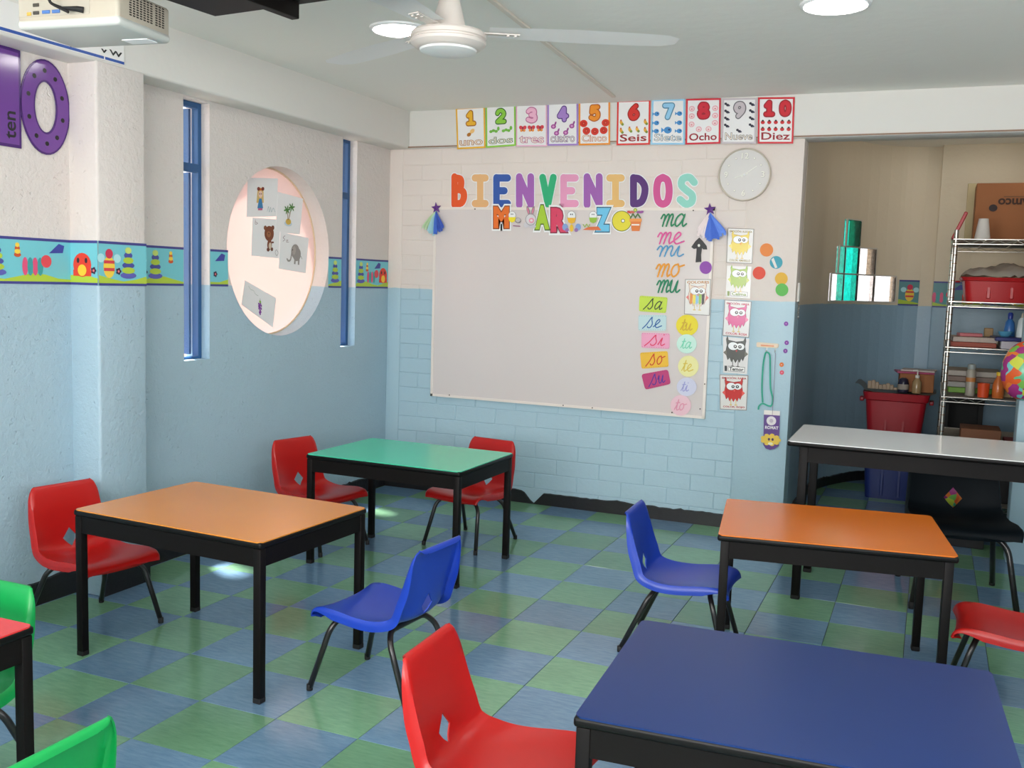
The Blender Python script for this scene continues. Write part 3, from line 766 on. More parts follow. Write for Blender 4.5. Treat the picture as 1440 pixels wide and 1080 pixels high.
for k, (d, wd, q, colr, edge) in enumerate(NUM):
    colr_now = colr
    pr = Print(quad(q, 1, YC), .0015, (232, 230, 230), .25)
    A = pr.A; pr.frame(.04 if k != 2 else .03, colr, 1)
    if d == '10': digit(pr, '10', (A*.14, .58, A*.9, .94), colr, edge, .06)
    else: digit(pr, d, (A*.32, .55, A*.70, .92), colr, edge)
    word(pr, wd, A*.11, .085, A*.89, .085+(.155 if wd not in ('uno',) else .12), edge, (238, 225, 210) if k in (0, 1, 2, 3, 4, 6, 8) else colr)
    c = A/2
    if k == 0:
        pr.ell(c+.04, .42, .07, .05, (235, 190, 120), 2, rot=.6); pr.ell(c-.05, .34, .06, .045, (170, 110, 40), 3, rot=.4)
    elif k == 1:
        for x in (A*.3, A*.72):
            for q_ in range(3): pr.ell(x-.1+q_*.07, .38+(q_ % 2)*.02, .045, .035, (115, 180, 70), 2+(q_ % 2))
            pr.ell(x+.1, .44, .035, .05, (115, 180, 70), 3)
    elif k == 2:
        for x in (A*.22, A*.5, A*.78):
            for sx_ in (-1, 1):
                pr.ell(x+sx_*.05, .45, .05, .045, (215, 70, 80), 2, rot=sx_*.6); pr.ell(x+sx_*.035, .38, .035, .03, (235, 150, 70), 3)
            pr.ell(x, .42, .012, .06, (120, 40, 60), 4)
    elif k == 3:
        for x, y in ((A*.2, .45), (A*.8, .45), (A*.3, .29), (A*.6, .3)):
            pr.ell(x, y, .065, .055, (165, 80, 150), 2); pr.ell(x+.05, y+.07, .022, .05, (150, 70, 140), 3, rot=-.4); pr.ell(x, y, .03, .026, (215, 150, 200), 4)
    elif k == 4:
        for x, y in ((A*.16, .5), (A*.86, .5), (A*.25, .33), (A*.52, .31), (A*.8, .33)):
            pr.ell(x, y, .095, .085, (210, 55, 40), 4); pr.ell(x, y, .04, .036, (175, 35, 30), 5); pr.ell(x, y, .022, .02, (225, 90, 70), 6)
    elif k == 5:
        for x, y in ((A*.14, .5), (A*.86, .5), (A*.14, .32), (A*.4, .34), (A*.62, .34), (A*.86, .32)):
            pr.ell(x, y, .035, .055, (225, 170, 60), 3, rot=.5); pr.ell(x+.03, y-.035, .03, .03, (120, 140, 50), 4); pr.ell(x-.01, y+.055, .02, .02, (190, 90, 40), 4)
    elif k == 6:
        for x, y, s_ in ((A*.16, .68, 1), (A*.16, .48, 1), (A*.16, .3, 1), (A*.5, .32, 1.5), (A*.84, .68, 1), (A*.84, .48, 1), (A*.84, .3, 1)):
            pr.ell(x, y, .06*s_, .05*s_, (70, 140, 200), 2); pr.poly([(x-.05*s_, y), (x-.1*s_, y+.04*s_), (x-.1*s_, y-.04*s_)], (70, 140, 200), 3); pr.ell(x+.02*s_, y+.01, .015*s_, .015*s_, (30, 60, 110), 4)
    elif k == 7:
        for x, y in ((A*.17, .78), (A*.84, .78), (A*.17, .62), (A*.84, .62), (A*.17, .44), (A*.84, .46), (A*.38, .33), (A*.66, .33)):
            pr.ell(x, y, .065, .06, (225, 150, 160), 2); pr.ell(x, y, .05, .045, (236, 210, 212), 3); pr.ell(x, y-.01, .02, .015, (215, 120, 135), 4)
    elif k == 8:
        for x, y in [(A*.14, .86-.155*i) for i in range(4)]+[(A*.86, .86-.155*i) for i in range(4)]+[(A*.5, .28)]:
            pr.ell(x-.03, y+.02, .03, .028, (45, 45, 60), 2); pr.ell(x+.015, y-.01, .035, .03, (45, 45, 60), 3); pr.ell(x+.045, y-.02, .022, .02, (70, 70, 90), 4)
    else:
        for i in range(5):
            for y in (.46, .31):
                x = A*(.14+.18*i); pr.ell(x, y, .045, .04, (200, 40, 45), 2); pr.ell(x, y+.035, .022, .02, (40, 25, 30), 3)
    pr.build('number_card', LBL[k], 'number card', 'number cards one to ten along the beam')

# ---------------------------------------------------------------- whiteboard
YW = YB-.006
tl, tr_, br, bl = quad([(613, 293), (1004, 294.5), (989.5, 587), (607.5, 555)], 1, YW-.012)
wbd = empty('whiteboard', (tl+br)/2, 0, 'large blank white board on the block wall under the welcome letters', 'whiteboard')
pr = Print((tl, tr_, br, bl), .006, (226, 215, 212), .18, base_k=.98); pr.O = (tl+br)/2; ob = pr.build('board_panel', parent=wbd); ob.location = (0, 0, 0)
bm = bmesh.new(); c0 = (tl+br)/2
for a, b in ((tl, tr_), (tr_, br), (br, bl), (bl, tl)):
    a = a-c0; b = b-c0; d = (b-a).normalized(); n_ = Vector((0, -1, 0)); s_ = d.cross(n_)*.008
    vs = [bm.verts.new(p+q*w_+n_*h_) for p, q in ((a-d*.008, s_), (b+d*.008, s_)) for w_, h_ in ((-1, -.012), (1, -.012), (1, .010), (-1, .010))]
    for i in range(4): bm.faces.new((vs[i], vs[(i+1) % 4], vs[4+(i+1) % 4], vs[4+i]))
    bm.faces.new(vs[0:4]); bm.faces.new(vs[4:8])
fr = bm_obj('frame', bm, mat('board_frame', (214, 204, 196), .4, 1.3), wbd)
bm = bmesh.new()
for px, py in ((632, 555.5), (792, 570), (833, 573.5), (945, 580), (984.5, 575), (991, 540), (668, 294), (975, 296)):
    p = at(px, py, 1, YW-.024)-c0; lathe(bm, [(0, 0), (.004, .0), (.004, .003), (0, .004)], 0, 0, 8); 
    M = Matrix.Translation(p) @ Matrix.Rotation(R(90), 4, 'X')
    for v in bm.verts[-18:]: v.co = M @ v.co
bm_obj('screw', bm, mat('screw_dark', (70, 50, 45), .5), wbd)['kind'] = 'stuff'
YF = YW-.0225     # in front of the board face

YP0 = YB-.0065
# ---------------------------------------------------------------- BIENVENIDOS letters
GL = {
 'B': [[(0.12, 0), (.12, 1)], [(.12, .96), (.55, .92), (.62, .74), (.5, .56), (.15, .53)], [(.5, .55), (.78, .45), (.82, .25), (.62, .06), (.12, .03)]],
 'I': [[(.5, .03), (.5, .97)], [(.1, .96), (.9, .96)], [(.1, .04), (.9, .04)]],
 'E': [[(.15, .03), (.15, .97)], [(.15, .96), (.9, .96)], [(.15, .5), (.68, .5)], [(.15, .04), (.9, .04)]],
 'N': [[(.12, 0), (.12, 1)], [(.12, .98), (.88, .02)], [(.88, 0), (.88, 1)]],
 'V': [[(.1, .98), (.5, .02)], [(.9, .98), (.5, .02)]],
 'D': [[(.13, .03), (.13, .97)], [(.13, .96), (.5, .92), (.82, .7), (.85, .42), (.68, .14), (.4, .04), (.13, .04)]],
 'O': [[(.5, .98), (.2, .86), (.1, .5), (.2, .14), (.5, .02), (.8, .14), (.9, .5), (.8, .86), (.5, .98)]],
 'S': [[(.9, .80), (.62, .98), (.25, .92), (.18, .70), (.45, .52), (.78, .34), (.75, .10), (.42, .02), (.1, .18)]]}
BV = [('B', 633, 660, (228, 85, 30), 'orange'), ('I', 662, 689, (225, 175, 120), 'tan first'), ('E', 691, 720.5, (45, 85, 165), 'dark blue'), ('N', 723.5, 753.5, (160, 95, 175), 'lilac first'),
      ('V', 757, 784.6, (35, 170, 115), 'green'), ('E', 785, 816, (225, 150, 185), 'pink'), ('N', 818.6, 850, (155, 90, 170), 'lilac second'), ('I', 851, 880.5, (225, 180, 110), 'tan second'),
      ('D', 883.6, 914.8, (80, 28, 110), 'deep purple'), ('O', 916.8, 948, (205, 75, 140), 'magenta pink'), ('S', 949.5, 983.5, (140, 205, 190), 'mint')]
for ch, x0, x1, colr, nm in BV:
    pr = Print(rectpx(x0, 244, x1, 292.5, 1, YP0), .001, None, .5)
    A = pr.A; w = .212; e = w/2-.008
    def mp(p): return (e+(A-2*e)*p[0], e+(1-2*e)*p[1])
    for st in GL[ch]:
        sm = 4 if (len(st) > 2) else 0
        # paper backing (white rim) with real thickness, then the coloured face
        pr.t = .0010; pr.stroke([mp(p) for p in st], w+.05, (240, 238, 236), 0, sm)
        pr.t = .0018; pr.stroke([mp(p) for p in st], w, colr, 1, sm)
    idx = {'tan first': 'tan letter I, second letter of the welcome sign', 'lilac first': 'lilac letter N before the green V', 'lilac second': 'lilac letter N before the second tan I', 'tan second': 'tan letter I before the deep purple D'}
    pr.build('wall_letter', idx.get(nm, '%s paper letter %s of the welcome sign above the board' % (nm, ch)), 'letter', 'letters of the BIENVENIDOS sign')

# MARZO letter cards with little figures
def blockletter(pr, ch, x0, y0, x1, y1, fill, edge, off=.075):
    pr.text(ch, x0, y0, x1, y1, (240, 238, 236), 1, off+.10); pr.text(ch, x0, y0, x1, y1, edge, 2, off+.04); pr.text(ch, x0, y0, x1, y1, fill, 3, off)
def chick(pr, x, y, s, body=(240, 215, 40), shell=(236, 234, 232)):
    pr.ell(x, y+.42*s, .3*s, .3*s, (120, 110, 110), 4); pr.ell(x, y+.42*s, .28*s, .28*s, shell, 5)
    pr.poly([(x-.3*s, y+.28*s), (x+.3*s, y+.28*s), (x+.22*s, y-.02*s), (x, y-.12*s), (x-.22*s, y-.02*s)], body, 6)
    pr.ell(x-.1*s, y+.5*s, .11*s, .13*s, (250, 250, 250), 7); pr.ell(x+.1*s, y+.5*s, .11*s, .13*s, (250, 250, 250), 7)
    pr.ell(x-.06*s, y+.5*s, .035*s, .05*s, (40, 35, 40), 8); pr.ell(x+.06*s, y+.5*s, .035*s, .05*s, (40, 35, 40), 8)
def mz(x0, y0, x1, y1, fn, label):
    pr = Print(rectpx(x0, y0, x1, y1, 1, YF), .0012, None, .4); pr.t = .0012
    fn(pr, pr.A); pr.build('month_letter', label, 'letter', 'letters of the month MARZO sign')
def fM(pr, A):
    blockletter(pr, 'M', .12, .12, A*.52, .9, (230, 110, 35), (140, 60, 20)); chick(pr, A*.68, .35, .6)
    pr.ell(A*.88, .38, .14, .12, (90, 80, 90), 4); pr.ell(A*.88, .39, .12, .1, (190, 185, 185), 5); pr.stroke([(A*.72, .14), (A*.95, .12)], .04, (140, 70, 110), 4, 0)
def fA(pr, A):
    blockletter(pr, 'A', A*.52, .1, A*.9, .92, (165, 200, 50), (70, 90, 30))
    for dx, r_ in ((-.12, -.25), (.1, .25)):
        pr.ell(A*.30+dx, .8, .06, .19, (150, 130, 140), 4, rot=-r_); pr.ell(A*.30+dx, .78, .03, .13, (225, 130, 155), 5, rot=-r_)
    pr.ell(A*.30, .42, .24, .24, (130, 120, 125), 5); pr.ell(A*.30, .42, .22, .22, (214, 210, 212), 6); pr.ell(A*.33, .38, .12, .11, (230, 150, 170), 7); pr.ell(A*.33, .38, .06, .05, (244, 220, 225), 8)
    pr.ell(A*.14, .2, .12, .12, (205, 200, 205), 4); pr.ell(A*.36, .14, .16, .09, (200, 195, 200), 4)
def fR(pr, A):
    blockletter(pr, 'R', .1, .1, A*.45, .9, (215, 60, 95), (130, 30, 60)); chick(pr, A*.7, .42, .62, (240, 180, 40))
    for s_ in (-1, 1): pr.ell(A*.7+s_*.28, .22, .12, .14, (130, 160, 210), 4); pr.ell(A*.7+s_*.2, .1, .08, .08, (150, 110, 170), 5)
    pr.ell(A*.7, .18, .08, .15, (240, 190, 50), 7)
def fZ(pr, A):
    blockletter(pr, 'Z', A*.58, .1, A*.92, .9, (105, 190, 225), (40, 90, 120)); chick(pr, A*.42, .42, .6, (150, 190, 60))
    pr.poly([(A*.06, .08), (A*.7, .06), (A*.6, .22), (A*.25, .2)], (220, 110, 60), 5); pr.stroke([(A*.08, .3), (A*.14, .2), (A*.2, .32), (A*.26, .2), (A*.3, .3)], .04, (150, 180, 80), 6, 0)
def fO(pr, A):
    pr.ell(A*.36, .46, .46, .46, (240, 238, 236), 1, 28); pr.ell(A*.36, .46, .42, .42, (110, 100, 30), 2, 28); pr.ell(A*.36, .46, .39, .39, (225, 210, 45), 3, 28); pr.ell(A*.40, .47, .08, .08, (110, 100, 30), 4); pr.ell(A*.40, .47, .055, .055, (240, 238, 236), 5)
    x = A*.78; pr.poly([(x-.22, .48), (x+.24, .48), (x+.17, .06), (x-.15, .06)], (225, 120, 45), 6); pr.rect(x-.25, .44, x+.26, .56, (235, 150, 70), 7); pr.rect(x-.16, .28, x+.17, .34, (240, 225, 215), 8)
    pr.stroke([(x-.2, .58), (x-.1, .75), (x, .6), (x+.1, .75), (x+.2, .6)], .06, (70, 110, 50), 8, 0)
    for dx, c_ in ((-.25, (200, 50, 50)), (.25, (150, 70, 150)), (-.12, (200, 90, 80)), (.14, (150, 80, 150))): pr.ell(x+dx, .82, .1, .05, c_, 9, rot=dx)
    pr.ell(x, .9, .08, .08, (130, 170, 70), 10); pr.ell(x, .9, .04, .04, (230, 210, 90), 11)
mz(693, 290, 733.5, 322, fM, 'orange letter M card with a chick in an eggshell')
mz(735, 289, 774, 323, fA, 'lime letter A card with a pale rabbit')
mz(774, 292, 817, 327, fR, 'pink letter R card with a winged chick')
mz(817, 292, 858.5, 326, fZ, 'sky blue letter Z card with a chick and carrots')
mz(858, 292, 904, 327, fO, 'yellow letter O card with a flower pot')

# ---------------------------------------------------------------- cursive syllables on the board
def syl(wd, x0, y0, x1, y1, colr, label, wid=.13):
    pr = Print(rectpx(x0, y0, x1, y1, 1, YF), .001, None, .5); A = pr.A
    tot = sum(CUR[c][1] for c in wd); h = .72; sx = (A-.25)/(tot*h)
    cursive(pr, wd, .18, .12, h, 0, colr, 1, .2, sx); 
    # widen strokes: second pass slightly offset gives the marker thickness
    pr.build('cursive_syllable', label, 'syllable cutout', 'cut out cursive syllables on the board')
_w = {}
def cursive(pr, word_, x, y, h, w, col, layer=2, slant=0.18, sx=1.0, wid=.105):
    for ch in word_:
        strokes, adv = CUR[ch]
        for st in strokes:
            pr.stroke([(x+(a*sx+slant*b)*h, y+b*h) for a, b in st], wid*h*1.25, col, layer, 4)
        x += adv*sx*h
syl('ma', 926, 297, 965, 321, (0, 125, 80), 'dark green cursive syllable ma at the top of the board')
syl('me', 922, 323, 962, 345.5, (218, 80, 150), 'pink cursive syllable me on the board')
syl('mi', 922, 342, 962, 363, (70, 145, 190), 'blue cursive syllable mi on the board')
syl('mo', 919, 367, 959, 392, (228, 150, 30), 'orange cursive syllable mo on the board')
syl('mu', 920, 390, 957, 414, (0, 125, 85), 'green cursive syllable mu below the orange mo')
def scard(wd, q, base, inkc, label, rad=.12):
    pr = Print(quad(q, 1, YF), .0012, base, .5, radius=rad); A = pr.A
    # dashed rim
    n = 12
    for i in range(n):
        x = A*(i+.3)/n; pr.rect(x, .05, x+A*.035, .075, tuple(int(c*.8) for c in base), 1); pr.rect(x, .925, x+A*.035, .95, tuple(int(c*.8) for c in base), 1)
    tot = sum(CUR[c][1] for c in wd); h = .52; sx = (A-.85)/(tot*h)
    cursive(pr, wd, .5, .2, h, 0, inkc, 2, .25, sx, wid=.1)
    pr.build('syllable_card', label, 'syllable card', 'syllable cards on the board')
def z5(*p): return [(880+a/5.4, 400+b/5.4) for a, b in p]
scard('sa', z5((105, 85), (318, 98), (305, 218), (100, 203)), (195, 218, 70), (40, 60, 30), 'lime card with black cursive sa')
scard('se', z5((97, 232), (310, 232), (306, 352), (96, 350)), (190, 215, 218), (20, 90, 160), 'pale blue card with blue cursive se')
scard('si', z5((120, 365), (335, 372), (332, 490), (118, 480)), (235, 160, 190), (225, 50, 95), 'pink card with red cursive si')
scard('so', z5((108, 518), (318, 505), (326, 625), (120, 640)), (245, 185, 50), (205, 60, 20), 'yellow orange card with red cursive so')
scard('su', z5((118, 682), (320, 645), (342, 755), (148, 800)), (190, 55, 115), (80, 35, 140), 'magenta tilted card with purple cursive su', .16)
def disc(px, py, rx, ry, colr, name, label, cat_, group, y, wd=None, inkc=None, extra=None, rough=.5):
    pr = Print(rectpx(px-rx, py-ry, px+rx, py+ry, 1, y), .0012, None, rough); A = pr.A
    n = 28; pr.t = .0012; pr.outline([(A/2+A/2*math.cos(2*math.pi*i/n), .5+.5*math.sin(2*math.pi*i/n)) for i in range(n)], colr)
    if wd: cursive(pr, wd, A/2-.3, .27, .33, 0, inkc, 2, .2, 1.0, wid=.11)
    if extra: extra(pr, A)
    pr.build(name, label, cat_, group)
G1 = 'round syllable cards on the board'
disc(966.3, 457.5, 15.5, 15, (232, 212, 40), 'round_card', 'bright yellow round card with faint tu', 'round card', G1, YF, 'tu', (205, 165, 40))
disc(965.7, 483.5, 14, 13.5, (200, 232, 218), 'round_card', 'pale mint round card with green ta', 'round card', G1, YF-.0018, 'ta', (110, 205, 170))
disc(968, 515, 14.5, 15, (232, 226, 160), 'round_card', 'pale yellow round card with te', 'round card', G1, YF, 'te', (215, 190, 70))
disc(965.7, 544, 14, 13, (205, 205, 225), 'round_card', 'lavender round card with violet ti', 'round card', G1, YF-.0018, 'ti', (150, 150, 205))
disc(957.4, 570, 14.5, 14.5, (232, 190, 200), 'round_card', 'lowest round card, pale pink with to', 'round card', G1, YF-.0036, 'to', (222, 140, 165))
disc(992.4, 376.3, 8.6, 9, (140, 65, 165), 'colour_disc', 'purple disc at the board edge below the black arrow', 'paper disc', None, YF)

# black spade-shaped arrow
pr = Print(rectpx(971, 334, 995, 369, 1, YF), .0015, None, .45); A = pr.A; pr.t = .002
pr.outline([(A*.52, 1), (A*.72, .86), (A*.95, .66), (A*.98, .52), (A*.75, .52), (A*.68, .58), (A*.62, .3), (A*.64, .02), (A*.3, 0), (A*.34, .3), (A*.36, .56), (A*.2, .54), (A*.05, .62), (A*.3, .86)], (28, 26, 30))
pr.ell(A*.5, .68, .05, .06, (225, 222, 215), 1); pr.build('arrow_cutout', 'black glittery arrow cutout pointing up on the board', 'paper arrow')

# ---------------------------------------------------------------- owl cards
def owl(pr, x, y, s, body, edge, frill, eye=None, beak=None, multi=False, feet=(215, 190, 120)):
    b = [(-.42, .34), (-.46, .62), (-.40, .80), (-.36, .60), (0, .54), (.34, .60), (.42, .80), (.46, .60), (.42, .34), (.47, .1), (.42, -.2), (.36, -.38), (.28, -.26), (.2, -.48), (.1, -.32), (0, -.5), (-.1, -.32), (-.2, -.48), (-.28, -.26), (-.38, -.38), (-.44, -.18), (-.47, .1)]
    pr.poly([(x+a*1.06*s, y+c*1.05*s) for a, c in b], edge, 2); pr.poly([(x+a*s, y+c*s) for a, c in b], body, 3)
    if multi:
        for i, c_ in enumerate([(225, 140, 60), (235, 215, 80), (140, 190, 220), (150, 190, 80), (60, 55, 60)]):
            pr.poly([(x+(-.4+i*.16)*s, y+.2*s), (x+(-.24+i*.16)*s, y+.2*s), (x+(-.26+i*.16)*s, y-.3*s), (x+(-.34+i*.16)*s, y-.42*s), (x+(-.4+i*.16)*s, y-.3*s)], c_, 4)
    for sx_ in (-1, 1): pr.poly([(x+sx_*.46*s, y+.12*s), (x+sx_*.62*s, y-.02*s), (x+sx_*.44*s, y-.2*s)], frill, 3)
    pr.ell(x-.13*s, y+.33*s, .27*s, .22*s, edge, 5); pr.ell(x+.22*s, y+.33*s, .22*s, .19*s, edge, 5)
    pr.ell(x-.13*s, y+.33*s, .25*s, .2*s, (245, 244, 242), 6); pr.ell(x+.22*s, y+.33*s, .2*s, .17*s, (245, 244, 242), 6)
    for dx in (-.03, .2): pr.ell(x+dx*s, y+.32*s, .085*s, .085*s, (40, 25, 25), 7); pr.ell(x+dx*s, y+.33*s, .035*s, .035*s, (235, 230, 225), 8)
    pr.poly([(x-.02*s, y+.14*s), (x+.1*s, y+.14*s), (x+.04*s, y+.03*s)], beak or frill, 7)
    for sx_ in (-.14, .14):
        pr.rect(x+(sx_-.02)*s, y-.68*s, x+(sx_+.02)*s, y-.40*s, feet, 2); pr.ell(x+sx_*s, y-.69*s, .09*s, .03*s, feet, 3)
def owlcard(q, y, base, body, edge, frill, top=None, bottom=None, inkc=None, label='', tagtxt=None, frame=None, **kw):
    pr = Print(quad(q, 1, y), .0015, base, .22); A = pr.A
    if frame: pr.frame(.02, frame, 1)
    if top: pr.text(top, A*.09, .88, A*.93, .945, inkc, 2, .03)
    if bottom: pr.text(bottom, A*.12, .05, A*.92, .11, inkc, 2, .03)
    if tagtxt:
        pr.rect(A*.06, .05, A*.16, .2, inkc, 2); pr.rect(A*.2, .05, A*.9, .2, (130, 125, 125), 2); pr.rect(A*.22, .065, A*.88, .185, (235, 232, 228), 3); pr.text(tagtxt, A*.26, .08, A*.84, .17, inkc, 4, .03)
        owl(pr, A*.5, .58, .55, body, edge, frill, **kw)
    else: owl(pr, A*.5, .5, .52, body, edge, frill, **kw)
    pr.build('owl_card', label, 'owl card', 'owl feeling cards right of the board')
YP = YB-.0065
owlcard([(963.5, 392.5), (999.8, 392.5), (998, 444), (962, 442)], YF-.002, (226, 222, 218), (232, 214, 196), (170, 120, 110), (215, 120, 110), 'COLORES', None, (190, 130, 60), 'owl card with a many coloured patchy owl, on the board edge', multi=True, frame=(150, 140, 135))
owlcard([(1023.3, 320.4), (1060.7, 321.7), (1058, 371), (1021.4, 369.5)], YP, (222, 218, 214), (228, 200, 55), (190, 155, 40), (235, 215, 110), 'EMOCIÓN: ALEGRÍA', 'COLOR: AMARILLO', (150, 130, 60), 'yellow owl card, top one of the owl column', frame=(120, 112, 105), beak=(230, 150, 40))
owlcard([(1022.5, 373.5), (1057, 375), (1054.5, 420), (1020.5, 418)], YP, (224, 220, 216), (160, 185, 60), (120, 150, 45), (200, 205, 90), None, None, (120, 140, 50), 'green owl card with the word Calma', tagtxt='Calma')
owlcard([(1019, 421.3), (1057, 423.8), (1053.4, 475), (1016, 472)], YP, (222, 218, 216), (215, 80, 140), (170, 50, 100), (230, 120, 160), 'EMOCIÓN: AMOR', 'COLOR: ROSA', (190, 60, 80), 'pink owl card in the middle of the owl column', frame=(120, 112, 112))
owlcard([(1017, 473.5), (1054, 476.5), (1050.5, 526.5), (1017, 524)], YP-.002, (220, 216, 214), (75, 72, 65), (45, 42, 42), (110, 105, 90), None, None, (40, 36, 40), 'dark grey owl card with the word Temor', tagtxt='Temor', beak=(190, 60, 60), feet=(90, 85, 80))
owlcard([(1012, 526.5), (1052.5, 527.8), (1050, 577.3), (1012.5, 575.5)], YP, (222, 218, 214), (200, 45, 40), (150, 25, 25), (225, 90, 80), 'EMOCIÓN: RABIA', 'COLOR: ROJO', (170, 35, 35), 'red owl card, lowest of the owl column', frame=(150, 140, 135))
# loose discs right of the owls
disc(1078, 351.5, 9.3, 9.3, (228, 130, 50), 'colour_disc', 'orange marbled paper disc right of the yellow owl', 'paper disc', None, YP)
disc(1091.5, 369, 9, 9, (50, 155, 175), 'colour_disc', 'teal paper disc with a white band', 'paper disc', None, YP, extra=lambda pr, A: pr.poly([(A*.12, .72), (A*.3, .88), (A*.6, .1), (A*.42, .04)], (225, 220, 215), 1))
disc(1067.5, 384, 9, 9, (222, 70, 45), 'colour_disc', 'red paper disc left of the yellow disc', 'paper disc', None, YP)
disc(1098.8, 392, 9, 9, (222, 170, 40), 'colour_disc', 'mustard yellow disc above the green disc', 'paper disc', None, YP)
disc(1099.6, 407.5, 9, 9, (85, 175, 70), 'colour_disc', 'green paper disc under the mustard one', 'paper disc', None, YP-.0018)
for i, (px, py, c_, l_) in enumerate([(1105.5, 455.3, (130, 60, 160), 'topmost small purple dot sticker near the doorway'), (1106.3, 482, (130, 60, 160), 'small purple dot sticker level with the hook rail'), (1104.5, 493.5, (120, 60, 150), 'small purple dot sticker above the orange dot'), (1099.2, 512.8, (215, 110, 30), 'small orange dot sticker'), (1099.5, 523.8, (215, 80, 100), 'small pink dot sticker below the orange dot')]):
    disc(px, py, 3.1, 3.2, c_, 'dot_sticker', l_, 'sticker', 'small dot stickers near the doorway', YP, extra=lambda pr, A: pr.ell(A/2, .5, .1, .1, (225, 180, 200), 1))

# hook rail, lanyard, bookmark
p0 = at(1079.5, 485.5, 1, YP)
hr = empty('hook_rail', p0, 0, 'small cream wooden hook rail beside the owl cards', 'hook rail')
pr = Print(quad([(1064, 481.5), (1095.5, 484), (1094.5, 490), (1064, 488.5)], 1, YP), .008, (226, 205, 180), .5, radius=.3); pr.O = p0
pr.rect(pr.A*.2, .35, pr.A*.8, .65, (225, 150, 110), 1); b_ = pr.build('rail_board', parent=hr); b_.location = (0, 0, 0)
for px in (1078.2, 1090.5):
    bm = bmesh.new(); a = at(px, 489, 1, YP-.004)-p0
    tube(bm, fillet([a, a+Vector((0, 0, -.02)), a+Vector((0, -.018, -.028)), a+Vector((0, -.02, -.012))], .008), .0018, 6); bm_obj('hook', bm, mat('hook_wire', (190, 185, 180), .3, 1, .8), hr, smooth=True)
bm = bmesh.new()
def ribbon(bm, pts, w, t=.0012):
    P = [Vector(p) for p in pts]; prev = None
    for i, p in enumerate(P):
        d = (P[min(i+1, len(P)-1)]-P[max(i-1, 0)]).normalized(); s_ = d.cross(Vector((0, -1, 0))).normalized()*w/2
        cur = [bm.verts.new(p+s_), bm.verts.new(p-s_), bm.verts.new(p-s_+Vector((0, -t, 0))), bm.verts.new(p+s_+Vector((0, -t, 0)))]
        if prev:
            for k in range(4): bm.faces.new((prev[k], prev[(k+1) % 4], cur[(k+1) % 4], cur[k]))
        else: bm.faces.new(cur)
        prev = cur
    bm.faces.new(prev[::-1])
def on(px, py, y): return at(px, py, 1, y)
loop = catmull([on(1072.5, 566, YP-.012), on(1071.5, 545, YP-.012), on(1073, 515, YP-.014), on(1076, 498, YP-.02), on(1078.5, 495.5, YP-.022), on(1082.5, 500, YP-.02), on(1083, 520, YP-.014), on(1083.5, 545, YP-.012), on(1086.5, 560, YP-.012), on(1085, 570, YP-.012), on(1080, 570.5, YP-.012), on(1072.5, 567.5, YP-.012), on(1067.5, 571, YP-.014), on(1066.5, 576, YP-.014)], 5)
ribbon(bm, loop, .009)
tag(bm_obj('lanyard', bm, mat('teal_ribbon', (30, 150, 125), .5, 1.2)), 'teal ribbon lanyard looped over the hook rail', 'lanyard')
bmk = empty('bookmark', on(1085, 604, YP-.01), 0, 'purple bookmark with a yellow lion face hanging on a thin cord', 'bookmark')
pr = Print(quad([(1074.5, 576.5), (1097, 578), (1095.5, 633.5), (1072, 632)], 1, YP-.010), .0015, None, .3); A = pr.A
pr.outline([(0.02, .12), (A*.2, .03), (A*.45, .0), (A*.72, .03), (A*.98, .12), (A, 1), (0, 1)], (92, 55, 130))
pr.rect(0, .885, A, 1, (228, 220, 214), 1); pr.ell(A*.48, .74, .12, .115, (222, 215, 218), 2, 18); pr.ell(A*.48, .74, .05, .05, (190, 175, 190), 3)
pr.text('ROMAT', A*.12, .53, A*.92, .605, (235, 230, 232), 2, .03)
pr.ell(A*.48, .26, .19, .12, (228, 190, 70), 2); 
for q in range(9): pr.ell(A*.48+.19*math.cos(q*.7), .26+.11*math.sin(q*.7), .06, .05, (228, 190, 70), 2)
pr.ell(A*.38, .27, .028, .035, (70, 40, 90), 4); pr.ell(A*.6, .27, .028, .035, (70, 40, 90), 4); pr.ell(A*.48, .16, .06, .035, (245, 230, 190), 4)
b_ = pr.build('card', parent=bmk); b_.location = pr.O-bmk.location
bm = bmesh.new(); tube(bm, [on(1090.5, 496, YP-.022)-bmk.location, on(1089.5, 520, YP-.018)-bmk.location, on(1087, 568, YP-.014)-bmk.location, on(1086, 584, YP-.0125)-bmk.location], .0012, 5)
bm_obj('cord', bm, mat('violet_cord', (140, 110, 140), .6), bmk)

# ---------------------------------------------------------------- clock
pc = at(1047.5, 246, 1, YP)
ck = empty('wall_clock', pc, 0, 'round white wall clock with silver numerals right of the welcome letters', 'clock')
rad = (at(1084.5, 246, 1, YP)-at(1010.5, 246, 1, YP)).length/2
def clock_lathe(nm, prof, m, n=48):
    bm = bmesh.new(); lathe(bm, prof, 0, 0, n); bmesh.ops.rotate(bm, matrix=Matrix.Rotation(R(90), 3, 'X'), verts=bm.verts[:]); return bm_obj(nm, bm, m, ck, smooth=True, angle=30)
clock_lathe('rim', [(rad*.94, 0), (rad, .002), (rad, .026), (rad*.985, .03), (rad*.955, .028), (rad*.955, .012), (rad*.93, .010), (rad*.93, 0)], mat('clock_rim', (206, 196, 180), .3, 1.0))
clock_lathe('dial', [(0, .011), (rad*.955, .011), (rad*.955, .006), (0, .006)], mat('clock_dial', (208, 204, 201), .35, 1.1))
SV = (238, 234, 222); SH = (170, 166, 162)
